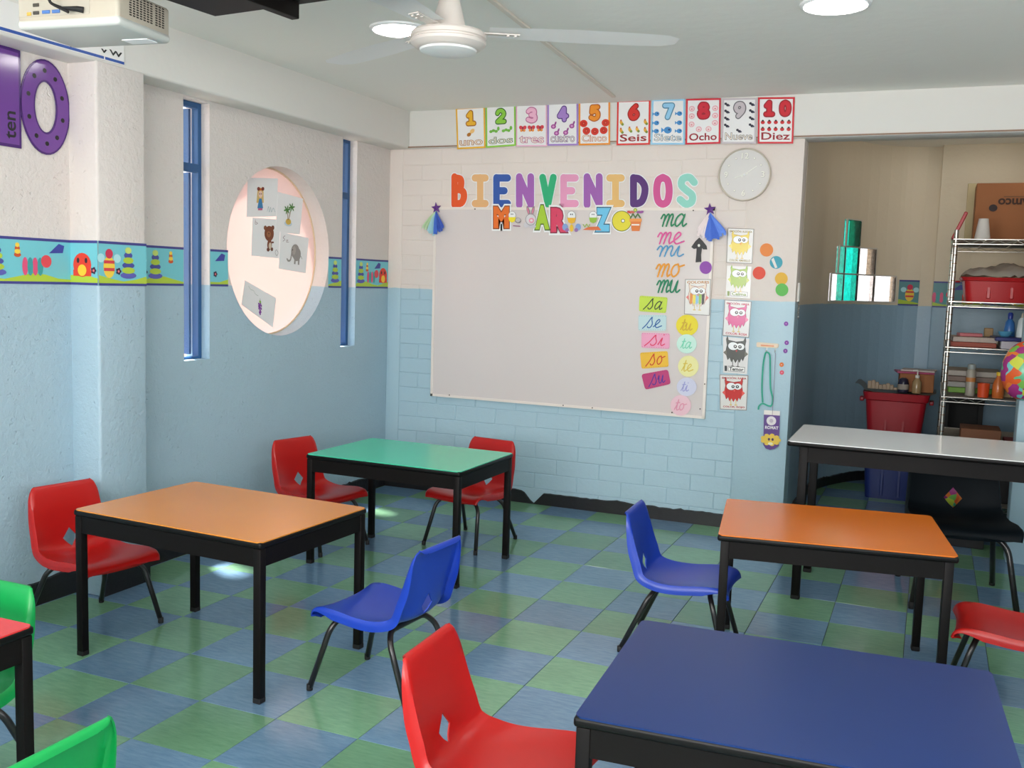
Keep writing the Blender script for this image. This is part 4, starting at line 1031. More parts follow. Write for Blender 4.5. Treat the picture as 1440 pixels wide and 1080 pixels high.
for k in range(12):
    pr = Print((pc+Vector((-rad, -.012, rad)), pc+Vector((rad, -.012, rad)), pc+Vector((rad, -.012, -rad)), pc+Vector((-rad, -.012, -rad))), .0004, None, .3)
    x = .5+.35*math.cos(R(90-30*k)); y = .5+.35*math.sin(R(90-30*k))
    if k % 3 == 0:
        txt = {0: '12', 3: '3', 6: '6', 9: '9'}[k]; w_ = .13 if k == 0 else .065
        pr.text(txt, x-w_/2, y-.055, x+w_/2, y+.055, SH, 1, .02); pr.text(txt, x-w_/2-.004, y-.051, x+w_/2-.004, y+.059, SV, 2)
    else: pr.ell(x, y, .02, .02, SH, 1); pr.ell(x-.002, y+.002, .015, .015, SV, 2)
    b_ = pr.build('numeral', parent=ck); b_.location = pr.O-pc
for ln, ang, nm in ((.55, 35, 'minute_hand'), (.38, 198, 'hour_hand')):
    bm = bmesh.new(); box(bm, -.02, ln*rad, -.016, -.0145, -.0025, .0025); bmesh.ops.rotate(bm, matrix=Matrix.Rotation(-R(ang), 3, 'Y'), verts=bm.verts[:]); bm_obj(nm, bm, mat('clock_hand', (232, 226, 210), .3, 1.3), ck)
clock_lathe('glass_pin', [(0, .019), (.006, .018), (.006, .014), (0, .014)], mat('clock_pin', (238, 234, 226), .2, 1.3), 12)

# ---------------------------------------------------------------- tassels with stars
def tassel(cx, cy, w, h, lean, colors, label, seed):
    rr = random.Random(seed); base = on(cx, cy, YF-.006); t = empty('tassel', base, 0, label, 'tassel', None)
    bm = bmesh.new(); sr = .037; P = []
    for k in range(10): r_ = sr if k % 2 == 0 else sr*.42; a = R(90+36*k+6); P.append((r_*math.cos(a), r_*math.sin(a)))
    V0 = [bm.verts.new((x, -.004, z)) for x, z in P]; V1 = [bm.verts.new((x, .002, z)) for x, z in P]
    c0_ = bm.verts.new((0, -.008, 0)); bm.faces.new(V1)
    for i in range(10): bm.faces.new((V0[i], V0[(i+1) % 10], c0_)); bm.faces.new((V0[i], V1[i], V1[(i+1) % 10], V0[(i+1) % 10]))
    bm_obj('star', bm, mat('purple_glitter', (90, 35, 125), .4, 1.1), t)
    mats_ = [mat('tissue', c, .6, 1.3) for c in colors]
    for mi, m_ in enumerate(mats_):
        bm = bmesh.new(); n_ = 11
        for q in range(n_):
            u = (mi+(q+.5)/n_)/len(mats_)
            x1 = (u-.5)*w+lean+rr.uniform(-.006, .006); y1 = -rr.uniform(.0, .028)
            ln = h*(1-.25*abs(u-.5)*2)*rr.uniform(.86, 1.04)
            pts = catmull([(rr.uniform(-.004, .004), -.004, -.02), (x1*.35, -.008+y1*.5, -ln*.4), (x1*.85, -.006+y1, -ln*.8), (x1, -.004+y1, -ln)], 3)
            prev = None
            for i, p in enumerate(pts):
                wd = .004+.010*i/len(pts); a = rr.uniform(-.3, .3)
                cur = [bm.verts.new(p+Vector((-wd/2, -.001*a, 0))), bm.verts.new(p+Vector((wd/2, .001*a, 0)))]
                if prev: bm.faces.new((prev[0], prev[1], cur[1], cur[0]))
                prev = cur
        bm_obj('streamers', bm, m_, t)
    return t
tassel(613.5, 292.5, .15, .175, -.005, [(175, 200, 160), (150, 190, 200), (60, 100, 190), (50, 80, 170)], 'green and blue tissue tassel with purple star at the board top left corner', 1)
tassel(998.5, 294.5, .17, .19, .02, [(226, 205, 205), (70, 110, 200), (55, 95, 190), (90, 130, 215)], 'blue tissue tassel with purple star at the board top right corner', 2)

# ---------------------------------------------------------------- papers in the round window
XP = -1.628
def zz(*p): return [(240+a/3.375, 200+b/3.375) for a, b in p]
def paper(q, label, fn, off=0.0):
    pr = Print(quad(q, 0, XP+off), .0008, (226, 224, 224), .7, base_k=1.15); fn(pr, pr.A); pr.build('drawing_sheet', label, 'drawing', 'drawings stuck in the round window')
def d1(pr, A):
    x = A*.42; pr.poly([(x-.13, .6), (x+.13, .6), (x+.15, .36), (x-.15, .36)], (215, 180, 110), 1); pr.ell(x, .62, .13, .13, (215, 180, 110), 2)
    pr.ell(x, .58, .085, .09, (235, 200, 180), 3); pr.poly([(x-.05, .47), (x+.05, .47), (x+.12, .22), (x-.12, .22)], (60, 125, 175), 4); pr.rect(x-.09, .17, x+.09, .22, (190, 90, 130), 5)
    pr.ell(x-.09, .72, .06, .05, (120, 50, 40), 5); pr.ell(x+.09, .72, .06, .05, (120, 50, 40), 5); pr.rect(x-.06, .68, x+.06, .73, (205, 110, 50), 4); pr.ell(x-.035, .59, .016, .02, (60, 40, 40), 5); pr.ell(x+.035, .59, .016, .02, (60, 40, 40), 5)
    pr.stroke([(A*.66, .14), (A*.7, .26), (A*.73, .12), (A*.77, .24), (A*.8, .12), (A*.86, .22), (A*.92, .12)], .015, (165, 180, 185), 1)
def d2(pr, A):
    x = A*.48; pr.ell(x, .25, .17, .07, (190, 205, 215), 1); pr.ell(x, .3, .12, .08, (210, 175, 80), 2)
    pr.stroke([(x-.03, .35), (x-.06, .5), (x-.1, .6)], .025, (150, 120, 80), 3); pr.stroke([(x, .36), (x+.05, .55), (x+.08, .68)], .025, (150, 120, 80), 3)
    for cx, cy in ((x-.1, .6), (x+.09, .69)):
        for a in range(6): aa = a*1.05+.3; pr.ell(cx+.07*math.cos(aa), cy+.05*math.sin(aa), .075, .022, (80, 130, 60), 4, 10, rot=aa)
def d3(pr, A):
    x = A*.6; pr.ell(x, .62, .2, .2, (120, 65, 40), 2); pr.ell(x-.17, .76, .065, .06, (130, 75, 50), 1); pr.ell(x+.15, .78, .065, .06, (110, 60, 40), 1); pr.ell(x-.02, .6, .09, .08, (150, 95, 60), 3); pr.ell(x-.02, .62, .02, .02, (50, 30, 25), 4)
    pr.ell(x+.03, .33, .1, .14, (125, 70, 45), 2); pr.ell(x+.05, .3, .06, .09, (210, 190, 170), 3); pr.ell(x+.16, .4, .05, .025, (110, 60, 40), 3); pr.ell(x-.03, .2, .06, .05, (110, 60, 40), 4); pr.ell(x+.13, .22, .05, .05, (110, 60, 40), 4)
    pr.stroke([(A*.1, .95), (A*.1, .84), (A*.18, .86), (A*.1, .9)], .013, (150, 120, 120), 1); pr.stroke([(A*.9, .06), (A*.84, .14), (A*.88, .22), (A*.95, .14), (A*.9, .06)], .012, (150, 140, 140), 1)
def d4(pr, A):
    x = A*.55; pr.ell(x, .55, .19, .2, (150, 142, 138), 2); pr.ell(x+.08, .48, .19, .19, (150, 142, 138), 2); pr.ell(x-.06, .57, .08, .12, (168, 158, 152), 3)
    pr.stroke([(x-.16, .5), (x-.2, .3), (x-.3, .26), (x-.36, .3)], .05, (150, 142, 138), 3); pr.rect(x-.02, .2, x+.05, .35, (150, 142, 138), 2); pr.rect(x+.16, .2, x+.23, .35, (150, 142, 138), 2); pr.ell(x-.13, .58, .015, .02, (50, 45, 45), 4)
    pr.stroke([(x+.27, .45), (x+.34, .38)], .015, (120, 115, 110), 3, 0)
    pr.stroke([(A*.16, .92), (A*.1, .86), (A*.16, .82), (A*.1, .76)], .015, (150, 125, 125), 1); pr.stroke([(A*.2, .8), (A*.27, .82), (A*.22, .76), (A*.3, .77)], .013, (150, 125, 125), 1)
def d5(pr, A):
    x = A*.52
    for cx, cy in [(0, 0), (.08, .02), (-.07, .03), (.03, -.07), (.1, -.08), (-.02, -.12), (.06, -.16), (.04, -.24), (.1, -.2), (-.05, -.05), (.02, .08), (.08, -.28)]: pr.ell(x+cx, .42+cy, .045, .042, (130, 60, 150), 2+(int(cx*100) % 3), 12)
    pr.ell(x-.01, .55, .06, .05, (140, 170, 70), 5); pr.stroke([(x-.01, .58), (x-.04, .66)], .015, (80, 100, 50), 5, 0)
    pr.stroke([(A*.12, .86), (A*.2, .78), (A*.28, .8), (A*.36, .72), (A*.44, .72)], .012, (150, 165, 150), 1)
paper(zz((388, 358), (520, 368), (515, 552), (382, 538)), 'drawing sheet with a brown bear in the round window', d3, 0)
paper(zz((365, 168), (508, 172), (505, 352), (360, 355)), 'drawing sheet with a girl in a blue dress, top left in the round window', d1, .001)
paper(zz((508, 235), (628, 268), (612, 438), (498, 425)), 'drawing sheet with two palm trees on an island', d2, .002)
paper(zz((520, 425), (655, 455), (640, 622), (512, 600)), 'drawing sheet with a grey elephant', d4, .003)
paper(zz((352, 655), (500, 740), (485, 880), (335, 770)), 'tilted drawing sheet with purple grapes, lowest in the round window', d5, 0)

# ---------------------------------------------------------------- purple numeral ten on the left wall
def yz(y, z): return Vector((XL+.003, y, z))
def outline_piece(name, P, holes, colr, x0, th, m_edge, parent):
    bm = bmesh.new(); loops = [P]+holes; flat = [p for l in loops for p in l]
    A_ = [bm.verts.new((x0, y, z)) for y, z in flat]; B_ = [bm.verts.new((x0+th, y, z)) for y, z in flat]
    for t in tessellate_polygon([[Vector((y, z, 0)) for y, z in l] for l in loops]):
        bm.faces.new([B_[i] for i in t]); bm.faces.new([A_[i] for i in reversed(t)])
    k = 0
    for l in loops:
        for i in range(len(l)): j = (i+1) % len(l); bm.faces.new((A_[k+i], A_[k+j], B_[k+j], B_[k+i]))
        k += len(l)
    return bm_obj(name, bm, colr, parent)
M_pur = mat('glossy_purple', (112, 66, 146), .12, 1.0); M_purd = mat('purple_edge', (70, 35, 105), .2, 1.1); M_dot = mat('black_dot', (28, 26, 30), .3)
one = empty('numeral_one', (XL+.003, -.62, 1.88), 0, 'glossy purple numeral one with the word ten, at the left edge', 'wall numeral')
outline_piece('numeral_body', [(-.13, 0), (.105, 0.0), (.108, .38), (-.02, .385), (-.13, .32)], [], M_purd, 0, .003, None, one)
outline_piece('numeral_face', [(-.12, .012), (.095, .012), (.098, .368), (-.02, .372), (-.12, .31)], [], M_pur, .003, .001, None, one)
pr = Print((yz(-.60, 1.995), yz(-.60, 2.0), yz(-.56, 2.0), yz(-.56, 1.9)), .0046, None)
# word "ten" runs upwards along the numeral
pr = Print((Vector((XL+.003, -.592, 1.91)), Vector((XL+.003, -.592, 2.02)), Vector((XL+.003, -.535, 2.02)), Vector((XL+.003, -.535, 1.91))), .0046, None, .3)
pr.text('ten', .05, .12, pr.A-.05, .88, (30, 26, 34), 1, .015); o = pr.build('word_ten', parent=one); o.location = pr.O-one.location
zr_ = empty('numeral_zero', (XL+.003, -.395, 2.062), 0, 'glossy purple oval numeral zero with black dots', 'wall numeral')
def ring(r1, r2, a, b): return [(r1*math.cos(2*math.pi*i/40), r2*math.sin(2*math.pi*i/40)) for i in range(40)]
outline_piece('numeral_body', ring(.122, .190, 0, 0), [ring(.052, .100, 0, 0)], M_purd, 0, .003, None, zr_)
outline_piece('numeral_face', ring(.115, .182, 0, 0), [ring(.059, .108, 0, 0)], M_pur, .003, .001, None, zr_)
for k in range(10):
    a = R(20+36*k); bm = bmesh.new(); lathe(bm, [(0, .0046), (.0095, .0046), (.0095, .004), (0, .004)], 0, 0, 12); bmesh.ops.rotate(bm, matrix=Matrix.Rotation(R(90), 3, 'Y'), verts=bm.verts[:]); bmesh.ops.translate(bm, vec=(0, .087*math.cos(a), .145*math.sin(a)), verts=bm.verts[:]); bm_obj('dot', bm, M_dot, zr_)

# ---------------------------------------------------------------- alphabet strip on the beam
q = [Vector((-1.382, -1.6, 2.40)), Vector((-1.382, -.124, 2.385)), Vector((-1.382, -.124, 2.275)), Vector((-1.382, -1.6, 2.272))]
pr = Print(q, .0015, (228, 226, 224), .35); A = pr.A
pr.rect(0, .03, A, .13, (40, 80, 160), 1)
for x in (A-.22*A/2.9,): pr.rect(x, .03, x+.05, .15, (225, 225, 228), 2)
pr.rect(A-2.75*.9, .45, A-2.45*.9, 1, (215, 50, 95), 2); pr.rect(A-2.42*.9, .52, A-2.3*.9, 1, (200, 40, 60), 2); pr.rect(A-3.2, .5, A-2.6, 1, (150, 60, 90), 1)
pr.text('v W', A-1.05, .26, A-.12, .44, (25, 25, 28), 2, .03)
pr.rect(A-2.55, .3, A-2.2, .33, (25, 25, 28), 3); pr.rect(A-2.4, .12, A-2.36, .33, (25, 25, 28), 3)
pr.text('S', A-3.55, .2, A-3.1, .5, (25, 25, 28), 2, .05); pr.text('s', A-2.98, .2, A-2.78, .42, (25, 25, 28), 2, .03)
pr.build('alphabet_strip', 'white alphabet strip with a blue line along the left beam behind the projector', 'alphabet strip')

# ---------------------------------------------------------------- ceiling things
def ceiling_lamp(x, y, label, r_=.118):
    t = empty('ceiling_lamp', (x, y, ZC), 0, label, 'ceiling lamp', 'round ceiling lamps')
    bm = bmesh.new(); lathe(bm, [(r_-.006, -.006), (r_, -.012), (r_+.012, -.006), (r_+.014, 0), (0, 0)], 0, 0, 40); bm_obj('rim', bm, mat('lamp_rim', (235, 235, 235), .4, 1.2), t, smooth=True)
    bm = bmesh.new(); lathe(bm, [(0, -.011), (r_-.008, -.010), (r_-.003, -.006), (r_-.003, -.001), (0, -.001)], 0, 0, 40); bm_obj('diffuser', bm, M_lamp, t, smooth=True)
M_lamp = bpy.data.materials.new('lit_diffuser'); M_lamp.use_nodes = True; b = M_lamp.node_tree.nodes['Principled BSDF']
b.inputs['Base Color'].default_value = (.9, .9, .9, 1); b.inputs['Emission Color'].default_value = (1, .965, .925, 1); b.inputs['Emission Strength'].default_value = 34
ceiling_lamp(-.385, .465, 'lit round ceiling lamp behind the fan blades')
ceiling_lamp(1.425, .60, 'lit round ceiling lamp above the orange right hand table')
for x, y, l_ in ((-.38, -2.9, 'added unseen ceiling lamp above the red table'), (1.43, -1.75, 'added unseen ceiling lamp above the blue table'), (-.38, -4.5, 'added unseen ceiling lamp in the rear left corner'), (1.43, -3.9, 'added unseen ceiling lamp in the rear right corner')): ceiling_lamp(x, y, l_)  # out-of-view lamps added to light the room
# cable duct
a = at(686, -4, 2, ZC-.006); b_ = at(863, 136, 2, ZC-.006); d = (b_-a); L_ = d.length
bm = bmesh.new(); box(bm, 0, L_, -.012, .012, -.006, .0055, .002, 1)
o = bm_obj('cable_duct', bm, mat('duct_cream', (205, 196, 184), .5, 1.25), smooth=True); o.location = a; o.rotation_euler = (0, 0, math.atan2(d.y, d.x)); tag(o, 'thin cream cable duct across the ceiling to the number cards', 'cable duct')
# fan
FX, FY, FZ = .285, -.375, 2.243
fan = empty('ceiling_fan', (FX, FY, ZC), 0, 'white three-bladed ceiling fan', 'ceiling fan')
M_fan = mat('fan_white', (218, 208, 200), .35, .9); M_blade = mat('blade_white', (226, 224, 220), .3, 1.3)
def ob_l(nm, prof, m, par, n=40): bm = bmesh.new(); lathe(bm, prof, 0, 0, n); return bm_obj(nm, bm, m, par, smooth=True, angle=32)
ob_l('ceiling_canopy', [(0, 0), (.06, 0), (.058, -.03), (.02, -.07), (0, -.07)], M_fan, fan)
ob_l('down_rod', [(.011, -.05), (.011, -.2)], M_fan, fan, 14)
ob_l('cone_cover', [(.012, -.075), (.018, -.09), (.060, -.250), (.055, -.256), (0, -.256)], M_fan, fan)
ob_l('motor_housing', [(0, -.254), (.095, -.255), (.12, -.261), (.127, -.269), (.128, -.281), (.122, -.284), (.122, -.288), (.128, -.292), (.125, -.301), (.110, -.313), (.098, -.318), (0, -.318)], M_fan, fan)
ob_l('bottom_cap', [(.097, -.3175), (.094, -.324), (.07, -.331), (0, -.333)], mat('fan_cap', (214, 214, 212), .35, 1.2), fan)
for ang in (29, 152, 269):
    bm = bmesh.new(); L0, L1 = .135, .785; n = 16; rows = []
    for i in range(n+1):
        t_ = i/n; x = L0+(L1-L0)*t_; w = .055+.022*math.sin(math.pi*min(1, t_*1.15)*.8) if t_ < .97 else .045
        w *= (1-.25*max(0, (t_-.9)/.1)); tilt = R(-2.5)
        zc = .006*t_
        row = []
        for s_ in (-1, -.5, 0, .5, 1):
            y = s_*w; row.append(bm.verts.new((x, y*math.cos(tilt), zc+y*math.sin(tilt)-.006*(1-s_*s_)*0)))
        rows.append(row)
    fs = []
    for p, q_ in zip(rows, rows[1:]):
        for k in range(4): bm.faces.new((p[k], q_[k], q_[k+1], p[k+1]))
    r_ = bmesh.ops.solidify(bm, geom=bm.faces[:], thickness=.003)
    bmesh.ops.rotate(bm, matrix=Matrix.Rotation(R(ang), 3, 'Z'), verts=bm.verts[:]); bmesh.ops.translate(bm, vec=(0, 0, FZ-ZC+.004), verts=bm.verts[:])
    bl = bm_obj('blade', bm, M_blade, fan, smooth=True)
    bm = bmesh.new(); box(bm, .10, .24, -.018, .018, -.004, .0, .001, 1); 
    for yy in (-.01, .01):
        for xx in (.2, .225): box(bm, xx-.004, xx+.004, yy-.004, yy+.004, -.008, -.003)
    M = Matrix.Translation((0, 0, FZ-ZC+.0015)) @ Matrix.Rotation(R(ang), 4, 'Z') @ Matrix.Rotation(R(6), 4, 'X')
    bmesh.ops.transform(bm, matrix=M, verts=bm.verts[:]); bm_obj('blade_bracket', bm, M_fan, fan)

# projector
PJ = Vector((-.507, -1.13, 2.10)); prj = empty('projector', PJ, R(6), 'beige ceiling projector with cable sockets, top left', 'projector')
M_pj = mat('projector_beige', (196, 186, 168), .45, .78); M_pjl = mat('projector_under', (206, 208, 202), .35, .88)
bm = bmesh.new(); box(bm, -.175, .175, -.118, .118, .012, .105, .012, 3); bm_obj('body', bm, M_pj, prj, smooth=True)
bm = bmesh.new(); box(bm, -.178, .178, -.120, .120, 0, .03, .014, 4); bm_obj('base_shell', bm, M_pjl, prj, smooth=True)
bm = bmesh.new()
for i in range(10):
    for j in range(9):
        y = -.07+i*.0155+(.008 if i > 6 else 0); z = .038+j*.0068
        box(bm, .1745, .1762, y, y+.009, z, z+.0036)
vg = bm_obj('vent_grille', bm, mat('vent_black', (35, 28, 22), .7), prj); vg['kind'] = 'stuff'
bm = bmesh.new(); box(bm, -.168, .08, -.1195, -.1175, .034, .1, .001, 1); bm_obj('socket_panel', bm, mat('panel_beige', (192, 184, 168), .5, .78), prj)
for x, z, w, m_ in ((-.13, .042, .008, (200, 160, 70)), (-.105, .044, .011, (60, 55, 50)), (-.07, .045, .014, (70, 110, 170)), (-.035, .045, .014, (70, 110, 170)), (-.105, .066, .011, (60, 55, 50))):
    bm = bmesh.new(); box(bm, x-w, x+w, -.1225, -.119, z-.005, z+.005, .0015, 1); bm_obj('socket', bm, mat('socket', m_, .4), prj, smooth=True)
bm = bmesh.new(); box(bm, .06, .15, .04, .09, -.002, .004, .001, 1); bm_obj('lamp_hatch', bm, mat('hatch_white', (230, 232, 230), .4, 1.2), prj)
for k in range(2):
    bm = bmesh.new(); tube(bm, catmull([(.01+.02*k, -.145, .045-.012*k), (-.02, -.16, .06), (.0, -.16, .085), (.1, -.14, .11), (.2, -.1, .15), (.3, -.05, .22+.02*k)], 6), .004, 8); bm_obj('cable', bm, M_rubber, prj, smooth=True)
bm = bmesh.new(); tube(bm, [(.06, -.120, .044), (.045, -.128, .046), (.005, -.145, .046)], [.009, .008, .004], 10); bm_obj('plug', bm, M_rubber, prj, smooth=True)
bm = bmesh.new(); tube(bm, [(.0, 0, .1), (.0, 0, .4)], .018, 14); bm_obj('ceiling_pole', bm, mat('pole_white', (210, 208, 204), .4, 1.2), prj, smooth=True)
# black bracket plate under the ceiling
BR = Vector((-.18, -.9, 2.30)); br_ = empty('ceiling_bracket', BR, R(-6), 'black steel bracket plate near the ceiling right of the projector', 'bracket')
boxo('plate', -.375, .55, -.5, .285, .0, .012, M_blackmetal, br_, .002, 1); boxo('rail', -.01, .022, -.5, .268, -.052, -.0005, M_blackmetal, br_, .002, 1)
for x, y in ((-.3, -.4), (.45, -.4), (.45, .1), (-.1, .0)):
    bm = bmesh.new(); tube(bm, [(x, y, .012), (x, y, .2)], .006, 8); bm_obj('hanger_rod', bm, M_blackmetal, br_)

# ---------------------------------------------------------------- school tables
def laminate(nm, colr, k=1.25, rough=.22):
    return mat(nm, colr, rough, k, noise=(3.0, .05), bump=(160, .04, .0005), spec=.5)
def table(name, x, y, rz, L_, W_, H, m, label, group='low classroom tables', leg=.030, inset=.004, apr=.062):
    t = empty(name, (x, y, 0), R(rz), label, 'table', group)
    hx, hy = L_/2, W_/2
    bm = bmesh.new(); box(bm, -hx, hx, -hy, hy, H-.024, H-.0015, .008, 3)
    bm_obj('edge_band', bm, M_rubber2, t, smooth=True)
    r = .018; P = []
    for cx, cy, a0 in ((hx-r-.002, hy-r-.002, 0), (-hx+r+.002, hy-r-.002, 90), (-hx+r+.002, -hy+r+.002, 180), (hx-r-.002, -hy+r+.002, 270)):
        for q_ in range(6): a = R(a0+q_*18); P.append((cx+r*math.cos(a), cy+r*math.sin(a)))
    bm = bmesh.new(); a_ = [bm.verts.new((p[0], p[1], H-.004)) for p in P]; b2 = [bm.verts.new((p[0], p[1], H)) for p in P]
    bm.faces.new(a_[::-1]); bm.faces.new(b2)
    for i in range(len(P)): j = (i+1) % len(P); bm.faces.new((a_[i], a_[j], b2[j], b2[i]))
    bm_obj('table_top', bm, m, t)
    ix, iy = hx-inset, hy-inset; z0, z1 = H-.024-apr, H-.0245
    for nm, q_ in (('apron', (-ix+leg, ix-leg, -iy+.003, -iy+.022)), ('apron', (-ix+leg, ix-leg, iy-.022, iy-.003)), ('apron', (-ix+.003, -ix+.022, -iy+leg, iy-leg)), ('apron', (ix-.022, ix-.003, -iy+leg, iy-leg))):
        boxo('apron', *q_, z0, z1, M_blackmetal, t)
    for sx in (-1, 1):
        for sy in (-1, 1):
            bm = bmesh.new(); cx, cy = sx*(ix-leg/2), sy*(iy-leg/2)
            box(bm, cx-leg/2, cx+leg/2, cy-leg/2, cy+leg/2, .012, z1, .003, 2); lg = bm_obj('leg', bm, M_blackmetal, t, smooth=True)
            bm = bmesh.new(); box(bm, cx-leg/2-.001, cx+leg/2+.001, cy-leg/2-.001, cy+leg/2+.001, 0, .02, .003, 1); bm_obj('foot_cap', bm, M_rubber, lg, smooth=True)
    return t
M_rubber2 = mat('black_edge', (15, 13, 13), .4, spec=.2)
table('school_table', -.520, -.535, -3, .862, .605, .548, laminate('orange_laminate', (216, 134, 48), 1.0), 'low table with light orange top between the red chair and the blue chair')
table('school_table', -.497, .86, -1, .845, .60, .548, laminate('green_laminate', (66, 198, 158), 1.05), 'low table with green top near the corner, red chairs around it')
table('school_table', 1.545, .395, 8, .795, .635, .545, laminate('orange_top', (214, 112, 30), 1.0), 'low table with deep orange top right of the back, in front of the grey table', inset=.012)
table('school_table', 1.630, -1.272, 3, .83, .63, .548, mat('blue_laminate', (20, 46, 100), .32, .9, noise=(3.0, .05), spec=.32), 'low table with dark blue top in the front right corner', inset=.006)
table('school_table', -.545, -2.02, 0, .85, .60, .545, laminate('red_laminate', (205, 50, 50), 1.0), 'low table with red top cut by the left picture edge')
table('work_table', 1.93, 1.43, 0, 1.30, .62, .74, laminate('grey_laminate', (222, 228, 250), 1.4, .12), 'long taller table with pale grey top before the alcove', None, .038, .05, .075)

# ---------------------------------------------------------------- child chairs
def shell_mesh(name, s=1.0, m=None):
    prof = [(.182, .254), (.186, .266), (.179, .277), (.160, .284), (.12, .285), (.07, .280), (.01, .272), (-.05, .266), (-.095, .267), (-.126, .274), (-.149, .290), (-.160, .315), (-.166, .35), (-.173, .395), (-.181, .44), (-.190, .485), (-.198, .520), (-.205, .535), (-.213, .537), (-.218, .526)]
    P = catmull([(x, 0, z) for x, z in prof], 3); N = len(P)
    # arc parameter
    L = [0]
    for a, b in zip(P, P[1:]): L.append(L[-1]+(b-a).length)
    L = [l/L[-1] for l in L]
    NS = 26
    hc, hr_, hw = None, .0, .030
    # hole centre at z ~ .315
    ic = min(range(N), key=lambda i: abs(P[i].z-.322) if P[i].x < -.12 else 9)
    def halfw(t):
        w = .168
        if t > .45: w = .168-.026*((t-.45)/.55)**.8
        # rounded corners
        e = .12
        if t > 1-e: u = (t-(1-e))/e; w *= .66+.34*math.sqrt(max(0, 1-u*u))
        e2 = .085
        if t < e2: u = 1-t/e2; w *= .86+.14*math.sqrt(max(0, 1-u*u))
        return w
    UL = [-1, -.998, -.985]+[-.965+1.93*q/(NS-6) for q in range(NS-5)]+[.985, .998, 1]
    grid = []
    for i, p in enumerate(P):
        t = L[i]; a = P[max(0, i-1)]; b = P[min(N-1, i+1)]; d = (b-a).normalized(); n = Vector((-d.z, 0, d.x))*-1  # towards sitter
        if n.x < 0 and t > .5: n = -n
        if n.z < 0 and t < .4: n = -n
        row = []; w = halfw(t)
        for k in range(NS+1):
            u = UL[k]
            # scoop: sides forward on the back, up at the bend, rim rolling outward
            sc_ = .014+.018*math.exp(-((t-.55)/.16)**2)
            dz = sc_*(abs(u)**2.4)
            dz *= min(1, max(0, (.94-t)/.26))**.8 if t > .5 else 1
            fk = max(0, 3-min(k, NS-k)); dz -= (0, .006, .017, .030)[fk]*(1-.9*max(0, min(1, (t-.70)/.26))**1.6)*min(1, t/.16)
            q = p+n*dz; row.append(Vector((q.x, u*w, q.z)))
        grid.append(row)
    bm = bmesh.new(); tc = L[ic]; Ltot = sum((b-a).length for a, b in zip(P, P[1:])); ht = .040/Ltot; hu = .034/.166
    V = {}
    cut = set()
    # snap near vertices onto the diamond edge
    for i in range(N):
        for k in range(NS+1):
            V[i, k] = grid[i][k]
    import bisect
    def interp(t, u):
        t = min(max(t, 0), 1); i = min(N-2, max(0, bisect.bisect_right(L, t)-1)); f = (t-L[i])/(L[i+1]-L[i]); k = min(NS-1, max(0, bisect.bisect_right(UL, u)-1)); g = (u-UL[k])/(UL[k+1]-UL[k])
        return (grid[i][k]*(1-g)+grid[i][k+1]*g)*(1-f)+(grid[i+1][k]*(1-g)+grid[i+1][k+1]*g)*f
    verts = {key: bm.verts.new(v) for key, v in V.items()}
    for i in range(N-1):
        for k in range(NS):
            tm = (L[i]+L[i+1])/2; um = (UL[k]+UL[k+1])/2
            if abs(tm-tc)/ht+abs(um)/hu < 1.0: cut.add((i, k)); continue
            bm.faces.new((verts[i, k], verts[i+1, k], verts[i+1, k+1], verts[i, k+1]))
    for (i, k), v in list(verts.items()):
        if not v.link_faces: bm.verts.remove(v); continue
        nb = [(i-1, k-1), (i-1, k), (i, k-1), (i, k)]
        if any(c in cut for c in nb):
            dt = L[i]-tc; du = UL[k]; s0 = abs(dt)/ht+abs(du)/hu
            if s0 > 1e-4: v.co = interp(tc+dt/s0, du/s0)
    bmesh.ops.recalc_face_normals(bm, faces=bm.faces[:])
    bmesh.ops.solidify(bm, geom=bm.faces[:], thickness=.0045)
    if s != 1.0: bmesh.ops.scale(bm, vec=(s, s, s), verts=bm.verts[:])
    me = bpy.data.meshes.new(name); bmesh.ops.recalc_face_normals(bm, faces=bm.faces[:]); bm.to_mesh(me); bm.free()
    for p in me.polygons: p.use_smooth = True
    me.set_sharp_from_angle(angle=R(50))
    return me
SHELLS = {}
def plastic(nm, colr, k=1.1):
    return mat(nm, colr, .33, k, bump=(240, .05, .0006), spec=.45)
CH = {'red': plastic('red_plastic', (182, 20, 17), .9), 'blue': plastic('blue_plastic', (28, 62, 172), .95), 'green': plastic('green_plastic', (14, 150, 72), .95), 'dark': mat('dark_plastic', (14, 22, 28), .6, .8, spec=.15)}
base_shell = shell_mesh('seat_shell'); big_shell = shell_mesh('seat_shell', 1.32)
_f1 = bmesh.new(); tube(_f1, fillet([(.200, -.165, .012), (.140, -.135, .220), (.122, -.10, .2560), (.122, .10, .2560), (.140, .135, .220), (.200, .165, .012)], .04, 6), .0102, 12); 
_f2 = bmesh.new(); tube(_f2, fillet([(-.200, -.165, .012), (-.108, -.135, .215), (-.085, -.10, .2475), (-.085, .10, .2475), (-.108, .135, .215), (-.200, .165, .012)], .04, 6), .0102, 12)
def to_me(bm, nm, s=1.0):
    if s != 1: bmesh.ops.scale(bm, vec=(s, s, s), verts=bm.verts[:])
    bmesh.ops.recalc_face_normals(bm, faces=bm.faces[:]); me = bpy.data.meshes.new(nm); bm.to_mesh(me)
    for p in me.polygons: p.use_smooth = True
    return me
ME_F1 = to_me(_f1.copy(), 'front_leg_tube'); ME_F2 = to_me(_f2.copy(), 'rear_leg_tube'); ME_G1 = to_me(_f1.copy(), 'front_leg_tube', 1.32); ME_G2 = to_me(_f2.copy(), 'rear_leg_tube', 1.32)
for me in (ME_F1, ME_F2, ME_G1, ME_G2): me.materials.append(M_tube)
